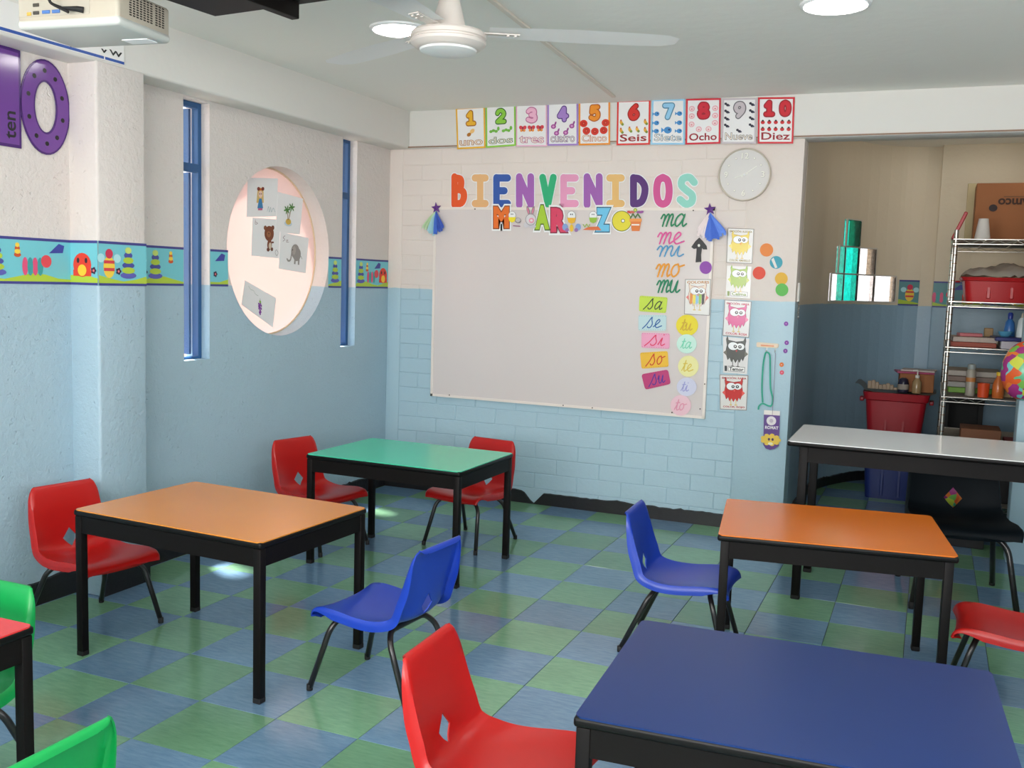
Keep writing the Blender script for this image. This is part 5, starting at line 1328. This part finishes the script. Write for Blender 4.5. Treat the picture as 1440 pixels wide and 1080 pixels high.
def cap_me(s):
    bm = bmesh.new(); lathe(bm, [(0, 0), (.0098*s, 0), (.0108*s, .002*s), (.0108*s, .022*s), (0, .024*s)], 0, 0, 12); me = to_me(bm, 'foot_cap'); me.materials.append(M_rubber); return me
CAP, CAPB = cap_me(1), cap_me(1.32)
def chair(x, y, rz, colr, label, big=False):
    t = empty('child_chair', (x, y, 0), R(rz), label, 'chair', 'stackable plastic classroom chairs')
    me = (big_shell if big else base_shell).copy(); me.materials.append(CH[colr])
    o = bpy.data.objects.new('seat_shell', me); COL.objects.link(o); o.parent = t
    for a in ((ME_G1, ME_G2) if big else (ME_F1, ME_F2)):
        l = bpy.data.objects.new('leg_tube', a); COL.objects.link(l); l.parent = t
        s = 1.32 if big else 1; sg = 1 if a in (ME_F1, ME_G1) else -1
        for yy in (-.165, .165):
            c = bpy.data.objects.new('foot_cap', CAPB if big else CAP); COL.objects.link(c); c.parent = l; c.location = (sg*.201*s, yy*s, 0)
    return t
chair(-1.168, -.530, -11, 'red', 'red plastic chair against the left wall, tucked to the light orange table')
chair(-1.075, .905, -14, 'red', 'red plastic chair at the left end of the green table')
chair(-.385, 1.335, -98, 'red', 'red plastic chair behind the green table, before the block wall')
chair(.182, -.535, 175, 'blue', 'blue plastic chair at the right end of the light orange table')
chair(1.012, .335, 2, 'blue', 'blue plastic chair at the left end of the deep orange table')
chair(.975, -1.345, 2, 'red', 'red plastic chair at the left end of the blue table, nearest the camera')
chair(2.185, .305, 178, 'red', 'red plastic chair right of the deep orange table, cut by the picture edge')
chair(-.505, -1.715, -90, 'green', 'green plastic chair behind the red table, seen in part')
chair(.203, -2.135, 180, 'green', 'green plastic chair at the right end of the red table, seen from behind')
chair(2.026, 1.585, -82, 'dark', 'larger dark plastic chair under the pale grey table', big=True)

# ---------------------------------------------------------------- alcove: storage bins, shelving and what stands on it
def tub(name, x, y, z0, h, w0, d0, w1, d1, m, label, rz=0, cat_='storage bin', rim=True, group=None, hollow=True):
    t = empty(name, (x, y, z0), R(rz), label, cat_, group)
    bm = bmesh.new()
    def ringv(w, d, z, r): 
        out = []
        for cx, cy, a0 in ((w/2-r, d/2-r, 0), (-w/2+r, d/2-r, 90), (-w/2+r, -d/2+r, 180), (w/2-r, -d/2+r, 270)):
            for q_ in range(4): a = R(a0+q_*30); out.append(bm.verts.new((cx+r*math.cos(a), cy+r*math.sin(a), z)))
        return out
    r = .04; RR = [ringv(w0, d0, 0, r), ringv(w0+(w1-w0)*.85, d0+(d1-d0)*.85, h*.84, r), ringv(w1+.015, d1+.015, h*.86, r), ringv(w1+.03, d1+.03, h, r), ringv(w1, d1, h, r), ringv(w0-.01, d0-.01, .008, r)]
    bm.faces.new(RR[0][::-1])
    for a, b in zip(RR, RR[1:]):
        for i in range(len(a)): j = (i+1) % len(a); bm.faces.new((a[i], a[j], b[j], b[i]))
    bm.faces.new(RR[-1]); bm_obj('tub', bm, m, t, smooth=True, angle=30)
    for sx in (-1, 1):
        bm = bmesh.new(); box(bm, sx*(w1/2+.012), sx*(w1/2+.04), -.05, .05, h*.78, h*.86, .006, 2); bm_obj('handle', bm, m, t, smooth=True)
    bm = bmesh.new()
    for k in (-1, 1): box(bm, k*w0*.17-.012, k*w0*.17+.012, -d0/2-.012, -d0/2+.02, .02, h*.7, .005, 1)
    bm_obj('rib', bm, m, t, smooth=True)
    return t
bx, by = 1.655, 3.92
tub('storage_bin', bx, by, 0, .38, .32, .30, .37, .34, mat('blue_bin', (30, 45, 105), .4, 1.1), 'dark blue storage bin on the alcove floor under the red bin', group='stacked bins')
tub('storage_bin', bx, by, .38, .36, .33, .31, .40, .36, mat('red_bin', (150, 22, 34), .38, 1.1), 'dark red storage bin standing on the blue one', group='stacked bins')
ZT = .742
def bo(name, x, y, z, sx, sy, sz, m, label, cat_, rz=0, tilt=0, bev=.003, group=None):
    bm = bmesh.new(); box(bm, -sx/2, sx/2, -sy/2, sy/2, 0, sz, bev, 1)
    if tilt: bmesh.ops.rotate(bm, matrix=Matrix.Rotation(R(tilt), 3, 'Y'), verts=bm.verts[:])
    o = bm_obj(name, bm, m, smooth=bev > 0); o.location = (x, y, z); o.rotation_euler = (0, 0, R(rz)); return tag(o, label, cat_, group)
def wallat(px, py, y): return at(px, py, 1, y)
# tray on top with curled end
bm = bmesh.new()
rowp = [(-.27, .05), (-.25, .052), (-.225, .035), (-.2, .008), (-.15, 0), (.0, -.001), (.15, -.001), (.22, 0), (.25, .014)]
vs0 = [[bm.verts.new((x, y_, z)) for y_ in (-.17, .17)] for x, z in rowp]
for a, b in zip(vs0, vs0[1:]): bm.faces.new((a[0], b[0], b[1], a[1]))
bmesh.ops.solidify(bm, geom=bm.faces[:], thickness=-.004)
o = bm_obj('tray', bm, mat('grey_card_tray', (150, 150, 148), .35, 1.1), smooth=True); o.location = (bx+.0, by, ZT); tag(o, 'grey tray with a curled end lying on the red bin', 'tray')
bo('cardboard_box', bx+.115, by+.04, ZT+.005, .22, .2, .125, mat('brown_card', (150, 96, 58), .8, 1.1), 'small brown cardboard box on the tray', 'box', 4)
bo('magazine', bx+.10, by+.03, ZT+.131, .24, .2, .012, mat('magenta_cover', (170, 60, 100), .4, 1.1), 'magenta magazine on the small brown box', 'magazine', 8)
bo('notebook', bx+.13, by+.03, ZT+.144, .22, .17, .012, mat('pale_cover', (190, 175, 170), .5, 1.1), 'pale notebook on top of the magenta magazine', 'notebook', -5)
# patterned tray piece: curved label strip with holes
bm = bmesh.new()
for i in range(9):
    x = -.09+i*.024; h_ = .055-.004*i+.01*math.sin(i*1.5); box(bm, x, x+.025, -.012, .004, 0, h_, .004, 1)
o = bm_obj('paper_garland', bm, mat('garland_tan', (150, 130, 110), .6, 1.1), smooth=True); o.location = (bx-.10, by-.10, ZT+.014); tag(o, 'folded tan paper garland on the tray left of the dark bottle', 'paper garland')
def lathe_thing(name, x, y, z, prof, m, label, cat_, group=None, parts=(), n=20):
    t = empty(name, (x, y, z), 0, label, cat_, group)
    bm = bmesh.new(); lathe(bm, prof, 0, 0, n); bm_obj('body', bm, m, t, smooth=True, angle=40)
    for nm, pf, mm in parts:
        bm = bmesh.new(); lathe(bm, pf, 0, 0, n); bm_obj(nm, bm, mm, t, smooth=True, angle=40)
    return t
lathe_thing('hand_bottle', bx+.04, by-.12, ZT+.005, [(0, 0), (.034, 0), (.036, .01), (.036, .06), (.028, .09), (.014, .1), (0, .1)], mat('dark_bottle', (38, 36, 56), .25, 1.1), 'dark squat bottle on the tray before the brown box', 'bottle', parts=[('label_band', [(.0365, .02), (.037, .021), (.037, .055), (.0365, .056)], mat('label_grey', (150, 140, 130), .6))])
pb = lathe_thing('pump_bottle', bx+.125, by-.13, ZT+.005, [(0, 0), (.028, 0), (.03, .008), (.03, .075), (.016, .098), (.012, .105), (0, .105)], mat('soap_bottle', (150, 125, 90), .15, 1.2), 'pump bottle with a white pump on the tray', 'bottle', parts=[('collar', [(0, .104), (.014, .104), (.014, .122), (.004, .123), (.004, .15), (0, .15)], mat('white_pump', (215, 212, 205), .3, 1.2))])
bm = bmesh.new(); tube(bm, fillet([(0, 0, .148), (0, 0, .155), (-.03, 0, .152)], .004, 3), .005, 8); bm_obj('spout', bm, mat('white_pump', (215, 212, 205), .3, 1.2), pb, smooth=True)
# black cabinet mass beside the bins
cb = empty('black_stool', (2.10, 4.26, 0), 0, 'black low stand between the red bin and the wire shelving', 'stand')
boxo('top', -.14, .12, -.17, .17, .66, .70, M_rubber, cb, .006); 
for sx in (-.12, .10):
    for sy in (-.13, .13): boxo('leg', sx-.015, sx+.015, sy-.015, sy+.015, 0, .66, M_rubber, cb)
boxo('side_panel', -.12, .10, .12, .135, .1, .66, M_rubber, cb)

# wire shelving unit
SX0, SX1, SY0, SY1 = 1.93, 2.44, 2.98, 4.05
sh = empty('wire_shelving', (SX0, SY0, 0), 0, 'chrome wire shelving unit in the alcove loaded with craft supplies', 'shelving unit')
levels = [.18, .50, .815, 1.112, 1.382, 1.748]
for x in (SX0+.012, SX1-.012):
    for y in (SY0+.012, SY1-.012):
        bm = bmesh.new(); prof = [(0, 0), (.013, 0), (.013, .03)]
        tube(bm, [(x-SX0, y-SY0, .0), (x-SX0, y-SY0, 1.80)], .0125, 12); p_ = bm_obj('post', bm, M_chrome, sh, smooth=True)
        bm = bmesh.new()
        for k in range(34): 
            z = .05+k*.05; lathe(bm, [(.0125, z), (.0135, z+.0015), (.0135, z+.004), (.0125, z+.006)], x-SX0, y-SY0, 10)
        g = bm_obj('groove_rings', bm, mat('post_ring', (150, 120, 95), .4, 1.0, .6), p_, smooth=True); g['kind'] = 'stuff'
for lz in levels:
    bm = bmesh.new(); w, d = SX1-SX0, SY1-SY0; r_ = .003
    for z in (lz, lz-.028):
        for a, b in (((0, 0), (w, 0)), ((w, 0), (w, d)), ((w, d), (0, d)), ((0, d), (0, 0))):
            tube(bm, [(a[0], a[1], z-.003), (b[0], b[1], z-.003)], r_, 6)
    # zigzag trusses
    def zig(a, b):
        a = Vector((*a, 0)); b = Vector((*b, 0)); n = max(4, int((b-a).length/.045)); pts = []
        for i in range(n+1): p = a.lerp(b, i/n); pts.append((p.x, p.y, lz-.006 if i % 2 else lz-.028))
        tube(bm, pts, .0022, 5)
    for a, b in (((0, 0), (w, 0)), ((w, 0), (w, d)), ((w, d), (0, d)), ((0, d), (0, 0))): zig(a, b)
    for i in range(1, 40): tube(bm, [(0, d*i/40, lz-.003), (w, d*i/40, lz-.003)], .0015, 4, cap=False)
    for i in (1, 2): tube(bm, [(w*i/3, 0, lz-.007), (w*i/3, d, lz-.007)], .003, 5)
    s_ = bm_obj('wire_shelf', bm, M_chrome, sh, smooth=True)
    for cx in (0.012, w-.012):
        for cy in (.012, d-.012): pass
# on the top shelf
L6, L5, L4, L3, L2 = levels[5], levels[4], levels[3], levels[2], levels[1]
# cardboard box, printed side towards the room, lettering upside down
cbx = empty('moving_box', (2.28, 3.52, L6), 0, 'large brown cardboard box, lettering upside down, on the top shelf', 'box')
bm = bmesh.new(); box(bm, -.235, .155, -.05, .22, 0, .37, .003, 1); bm_obj('carton', bm, mat('kraft_card', (156, 100, 62), .8, 1.15, noise=(8, .06)), cbx, smooth=True)
pr = Print((Vector((2.045, 3.466, L6+.37)), Vector((2.435, 3.466, L6+.37)), Vector((2.435, 3.466, L6)), Vector((2.045, 3.466, L6))), .0005, None, .8); A = pr.A
pr.text('Amco', A*.33, .60, A*.80, .74, (70, 48, 40), 1, .03, rot=math.pi); pr.rect(A*.4, .765, A*.7, .78, (120, 85, 60), 1)
o = pr.build('lettering', parent=cbx); o.location = pr.O-cbx.location
pr = Print(pr.c, .0005, None, .8); pr.ell(A*.26, .585, .065, .06, (62, 52, 52), 1); o = pr.build('round_mark', parent=cbx); o.location = pr.O-cbx.location
bo('backing_board', 2.20, 3.78, L6, .40, .012, .40, mat('beige_board', (190, 172, 130), .6, 1.1), 'pale beige board leaning behind the big cardboard box', 'board')
bm = bmesh.new(); box(bm, -.01, .01, -.10, .10, 0, .17, .004, 1); bmesh.ops.rotate(bm, matrix=Matrix.Rotation(R(22), 3, 'Y'), verts=bm.verts[:])
o = bm_obj('folder', bm, mat('red_folder', (165, 25, 35), .4, 1.2), smooth=True); o.location = (1.925, 3.16, L6+.004); tag(o, 'red folder leaning on the left end of the top shelf', 'folder')
cp = empty('cup_stack', (2.085, 3.10, L6), 0, 'stack of translucent plastic cups upside down on the top shelf', 'cups')
for k in range(3):
    bm = bmesh.new(); lathe(bm, [(.042, .006*k), (.044, .006*k+.004), (.042, .006*k+.008), (.027, .10+.012*k), (0, .10+.012*k)], 0, 0, 24); bm_obj('cup', bm, mat('cup_plastic', (205, 200, 194), .3, 1.2), cp, smooth=True)
# second shelf: red bin with a bag
tub('craft_bin', 2.20, 3.28, L5, .145, .36, .46, .40, .5, mat('bright_red_bin', (178, 28, 32), .35, 1.1), 'low red bin on the second shelf from the top')
bm = bmesh.new(); rr = random.Random(4); n1, n2 = 18, 14; gr = []
for i in range(n1+1):
    row = []
    for j in range(n2+1):
        u = i/n1; v = j/n2; x = (u-.5)*.42; y_ = (v-.5)*.44
        h_ = .01+.075*math.sin(math.pi*u)**.6*math.sin(math.pi*v)**.6*(.6+.55*math.sin(u*9+v*4)*.4+.3)
        row.append(bm.verts.new((x, y_, max(.0, h_+rr.uniform(-.008, .008)))))
    gr.append(row)
for i in range(n1):
    for j in range(n2): bm.faces.new((gr[i][j], gr[i+1][j], gr[i+1][j+1], gr[i][j+1]))
bmesh.ops.solidify(bm, geom=bm.faces[:], thickness=.002)
o = bm_obj('plastic_bag', bm, mat('white_bag', (200, 194, 184), .25, 1.25), smooth=True, angle=60); o.location = (2.20, 3.28, L5+.146); tag(o, 'crumpled white plastic bag on the low red bin', 'plastic bag')
# third shelf
PAP = mat('paper_stack', (176, 160, 150), .7, 1.1, noise=(60, .12))
bo('paper_stack', 2.08, 3.20, L4, .25, .3, .028, mat('red_papers', (150, 75, 60), .7, 1.1), 'red-edged paper stack on the third shelf, left', 'papers')
bo('paper_stack', 2.08, 3.20, L4+.029, .24, .28, .03, PAP, 'pale paper stack on the red-edged one', 'papers', 3)
bo('pink_case', 2.06, 3.17, L4+.06, .13, .08, .02, mat('pink_case', (190, 110, 115), .4, 1.1), 'small pink case on the pale paper stack', 'case', 12)
bo('paper_stack', 2.335, 3.15, L4, .22, .28, .045, mat('white_papers', (178, 170, 178), .6, 1.15, noise=(80, .1)), 'white paper stack under the navy binder', 'papers')
bo('binder', 2.31, 3.15, L4+.046, .25, .26, .022, mat('navy_binder', (28, 36, 100), .35, 1.1), 'navy blue binder on the third shelf', 'binder', 4)
ZB4 = L4+.069
bo('wood_block', 2.17, 3.33, L4, .05, .05, .11, mat('wood_block', (150, 120, 80), .6, 1.1), 'small wooden box on the third shelf', 'box')
lathe_thing('bowl', 2.25, 3.14, ZB4, [(0, 0), (.02, 0), (.034, .012), (.04, .03), (.037, .03), (.03, .012), (0, .006)], mat('sky_blue_bowl', (90, 160, 195), .3, 1.1), 'upturned sky blue bowl on the navy binder', 'bowl')
WB = mat('white_plastic_bottle', (205, 214, 216), .3, 1.25)
for x_, l_ in ((2.335, 'white glue bottle on the navy binder, left one'), (2.395, 'white glue bottle on the navy binder, right one')):
    lathe_thing('glue_bottle', x_, 3.13, ZB4, [(0, 0), (.028, 0), (.028, .01), (.02, .1), (.01, .115), (0, .115)], WB, l_, 'bottle', 'glue bottles', [('nozzle', [(0, .114), (.008, .115), (.006, .135), (.002, .145), (0, .145)], mat('nozzle', (200, 190, 170), .4, 1.1))], 16)
lathe_thing('spray_bottle', 2.285, 3.34, L4, [(0, 0), (.03, 0), (.032, .1), (.026, .15), (.012, .17), (0, .17)], mat('blue_bottle', (60, 120, 190), .3, 1.1), 'blue spray bottle behind the white glue bottles', 'bottle', parts=[('spray_head', [(0, .168), (.014, .17), (.016, .2), (.01, .21), (0, .21)], mat('blue_head', (50, 70, 160), .3, 1.1))])
# fourth shelf
for k, c_ in enumerate([(170, 160, 150), (120, 100, 90), (150, 145, 140), (110, 150, 60)]):
    bo('magazine_stack', 2.105, 3.45, L3+.105-.035*k, .30, .34, .033, mat('mags%d' % k, c_, .6, 1.1, noise=(90, .1)), ['top magazine bundle, pale, left on the fourth shelf', 'brown magazine bundle, second from the top', 'grey magazine bundle, second from the bottom', 'lime-edged magazine bundle at the bottom'][k], 'magazines', 2*k-2, group='magazine bundles on the fourth shelf')
lathe_thing('spray_can', 2.085, 3.13, L3, [(0, 0), (.026, 0), (.027, .004), (.027, .15), (.02, .162), (0, .162)], mat('can_body', (150, 142, 130), .3, 1.2), 'tall pale spray can on the fourth shelf', 'spray can', parts=[('cap', [(.0, .160), (.023, .161), (.024, .168), (.022, .19), (0, .195)], mat('cap_grey', (140, 145, 142), .4, 1.2)), ('label_dot', [(.0275, .085), (.0277, .086), (.0277, .11), (.0275, .111)], mat('label_orange', (190, 120, 60), .5))])
lathe_thing('cup', 2.155, 3.08, L3, [(0, 0), (.03, 0), (.034, .08), (.0345, .083), (.031, .08), (.028, .006), (0, .004)], mat('orange_cup', (205, 72, 32), .35, 1.15), 'orange cup beside the spray can', 'cup')
lathe_thing('juice_bottle', 2.235, 3.09, L3, [(0, 0), (.03, 0), (.033, .01), (.033, .075), (.026, .1), (.014, .125), (.013, .135), (0, .135)], mat('amber_bottle', (190, 100, 45), .15, 1.15), 'amber bottle with yellow cap on the fourth shelf', 'bottle', parts=[('cap', [(0, .134), (.016, .134), (.016, .155), (0, .156)], mat('yellow_cap', (225, 185, 40), .35, 1.15))])
bm = bmesh.new(); tube(bm, catmull([(0, 0, .01), (-.01, 0, .06), (-.03, 0, .1), (-.05, 0, .105)], 5), .006, 8); o = bm_obj('white_hook', bm, WB, smooth=True); o.location = (2.315, 3.08, L3); tag(o, 'curved white plastic handle right of the amber bottle', 'handle')
bo('marker_box', 2.31, 3.22, L3, .09, .12, .135, mat('tan_box', (160, 130, 90), .6, 1.1), 'tan box at the right of the fourth shelf', 'box')
# lower shelves
bo('shelf_box', 2.16, 3.20, L2, .22, .25, .12, mat('dark_tan_box', (120, 75, 50), .7, 1.1), 'dark tan box on the fifth shelf', 'box')
bo('shelf_case', 2.355, 3.18, L2, .12, .25, .06, mat('red_case', (150, 35, 30), .5, 1.1), 'flat red case right of the dark tan box', 'case')
bo('shelf_crate', 2.18, 3.4, levels[0], .42, .6, .2, mat('black_crate', (35, 32, 34), .6, 1.1), 'black crate on the lowest shelf', 'crate')

# beach ball in a net hanging by the doorway
pb_ = at(1441, 524, 1, 2.2); ball = empty('beach_ball', pb_, 0, 'colourful balloon ball hanging at the right edge of the doorway', 'ball')
def ball_mat():
    m = bpy.data.materials.new('painted_ball'); m.use_nodes = True; nt = m.node_tree; b = nt.nodes['Principled BSDF']; b.inputs['Roughness'].default_value = .25
    tc = nt.nodes.new('ShaderNodeTexCoord'); v = nt.nodes.new('ShaderNodeTexVoronoi'); v.inputs['Scale'].default_value = 24
    n = nt.nodes.new('ShaderNodeTexNoise'); n.inputs['Scale'].default_value = 7; mx = nt.nodes.new('ShaderNodeMix'); mx.data_type = 'RGBA'; mx.inputs['Factor'].default_value = .12
    nt.links.new(tc.outputs['Object'], n.inputs['Vector']); nt.links.new(tc.outputs['Object'], mx.inputs['A']); nt.links.new(n.outputs['Color'], mx.inputs['B']); nt.links.new(mx.outputs['Result'], v.inputs['Vector'])
    sp = nt.nodes.new('ShaderNodeSeparateColor'); nt.links.new(v.outputs['Color'], sp.inputs[0])
    cr = nt.nodes.new('ShaderNodeValToRGB'); cr.color_ramp.interpolation = 'CONSTANT'; e = cr.color_ramp.elements
    cols_ = [(90, 175, 130), (215, 90, 40), (200, 205, 70), (160, 50, 120), (110, 190, 190), (225, 120, 50), (120, 180, 80)]
    e[0].color = (*S(cols_[0], 1.1), 1); e[1].position = 1/7; e[1].color = (*S(cols_[1], 1.1), 1)
    for i in range(2, 7): x = e.new(i/7); x.color = (*S(cols_[i], 1.1), 1)
    nt.links.new(sp.outputs[0], cr.inputs[0]); nt.links.new(cr.outputs[0], b.inputs['Base Color']); return m
rb = (at(1441, 524, 1, 2.2)-at(1407, 524, 1, 2.2)).length
bm = bmesh.new(); bmesh.ops.create_uvsphere(bm, u_segments=28, v_segments=18, radius=rb)
for v in bm.verts: v.co.z *= 1.45 if v.co.z > 0 else 1.3
bm_obj('ball_skin', bm, ball_mat(), ball, smooth=True)
bm = bmesh.new(); tube(bm, [(0, 0, rb*1.4), (0, 0, ZC-pb_.z)], .002, 5); bm_obj('string', bm, mat('string', (190, 185, 170), .7), ball)
# light strip switch / keys hanging at the doorway jamb
bm = bmesh.new(); p = Vector((XJ, 2.47, 1.40)); box(bm, 0, .012, -.03, .03, -.05, .06, .003, 1)
o = bm_obj('door_latch', bm, mat('latch_white', (215, 212, 205), .4, 1.2), smooth=True); o.location = p; tag(o, 'small white latch plate on the doorway jamb', 'latch')
ch = empty('door_chain', Vector((XJ+.006, 2.47, 1.35)), 0, 'thin metal chain hanging at the doorway jamb', 'chain')
for k in range(9):
    bm = bmesh.new(); M = Matrix.Translation((0.004, 0, -.012*k)) @ Matrix.Rotation(R(90*(k % 2)), 4, 'Z')
    pts = [(0.0, .004*math.cos(a), .008*math.sin(a)) for a in [2*math.pi*i/10 for i in range(11)]]; tube(bm, pts, .0013, 5, cap=False); bmesh.ops.transform(bm, matrix=M, verts=bm.verts[:]); bm_obj('chain_link', bm, mat('chain_steel', (120, 112, 100), .4, 1, .8), ch, smooth=True)

# small ball on the alcove floor, seen through the hole of the dark chair
p = at(1347, 690, 1, 2.72)
bo('low_crate', p.x, 2.72, 0, .3, .22, p.z-.111, mat('black_crate', (35, 32, 34), .6, 1.1), 'low black crate behind the dark chair', 'crate')
sb = empty('toy_ball', (p.x, p.y, p.z-.11), 0, 'small orange and teal toy ball on the crate behind the dark chair', 'ball')
bm = bmesh.new(); bmesh.ops.create_uvsphere(bm, u_segments=24, v_segments=16, radius=.11); bmesh.ops.translate(bm, vec=(0, 0, .11), verts=bm.verts[:])
bm_obj('ball_skin', bm, ball_mat(), sb, smooth=True)
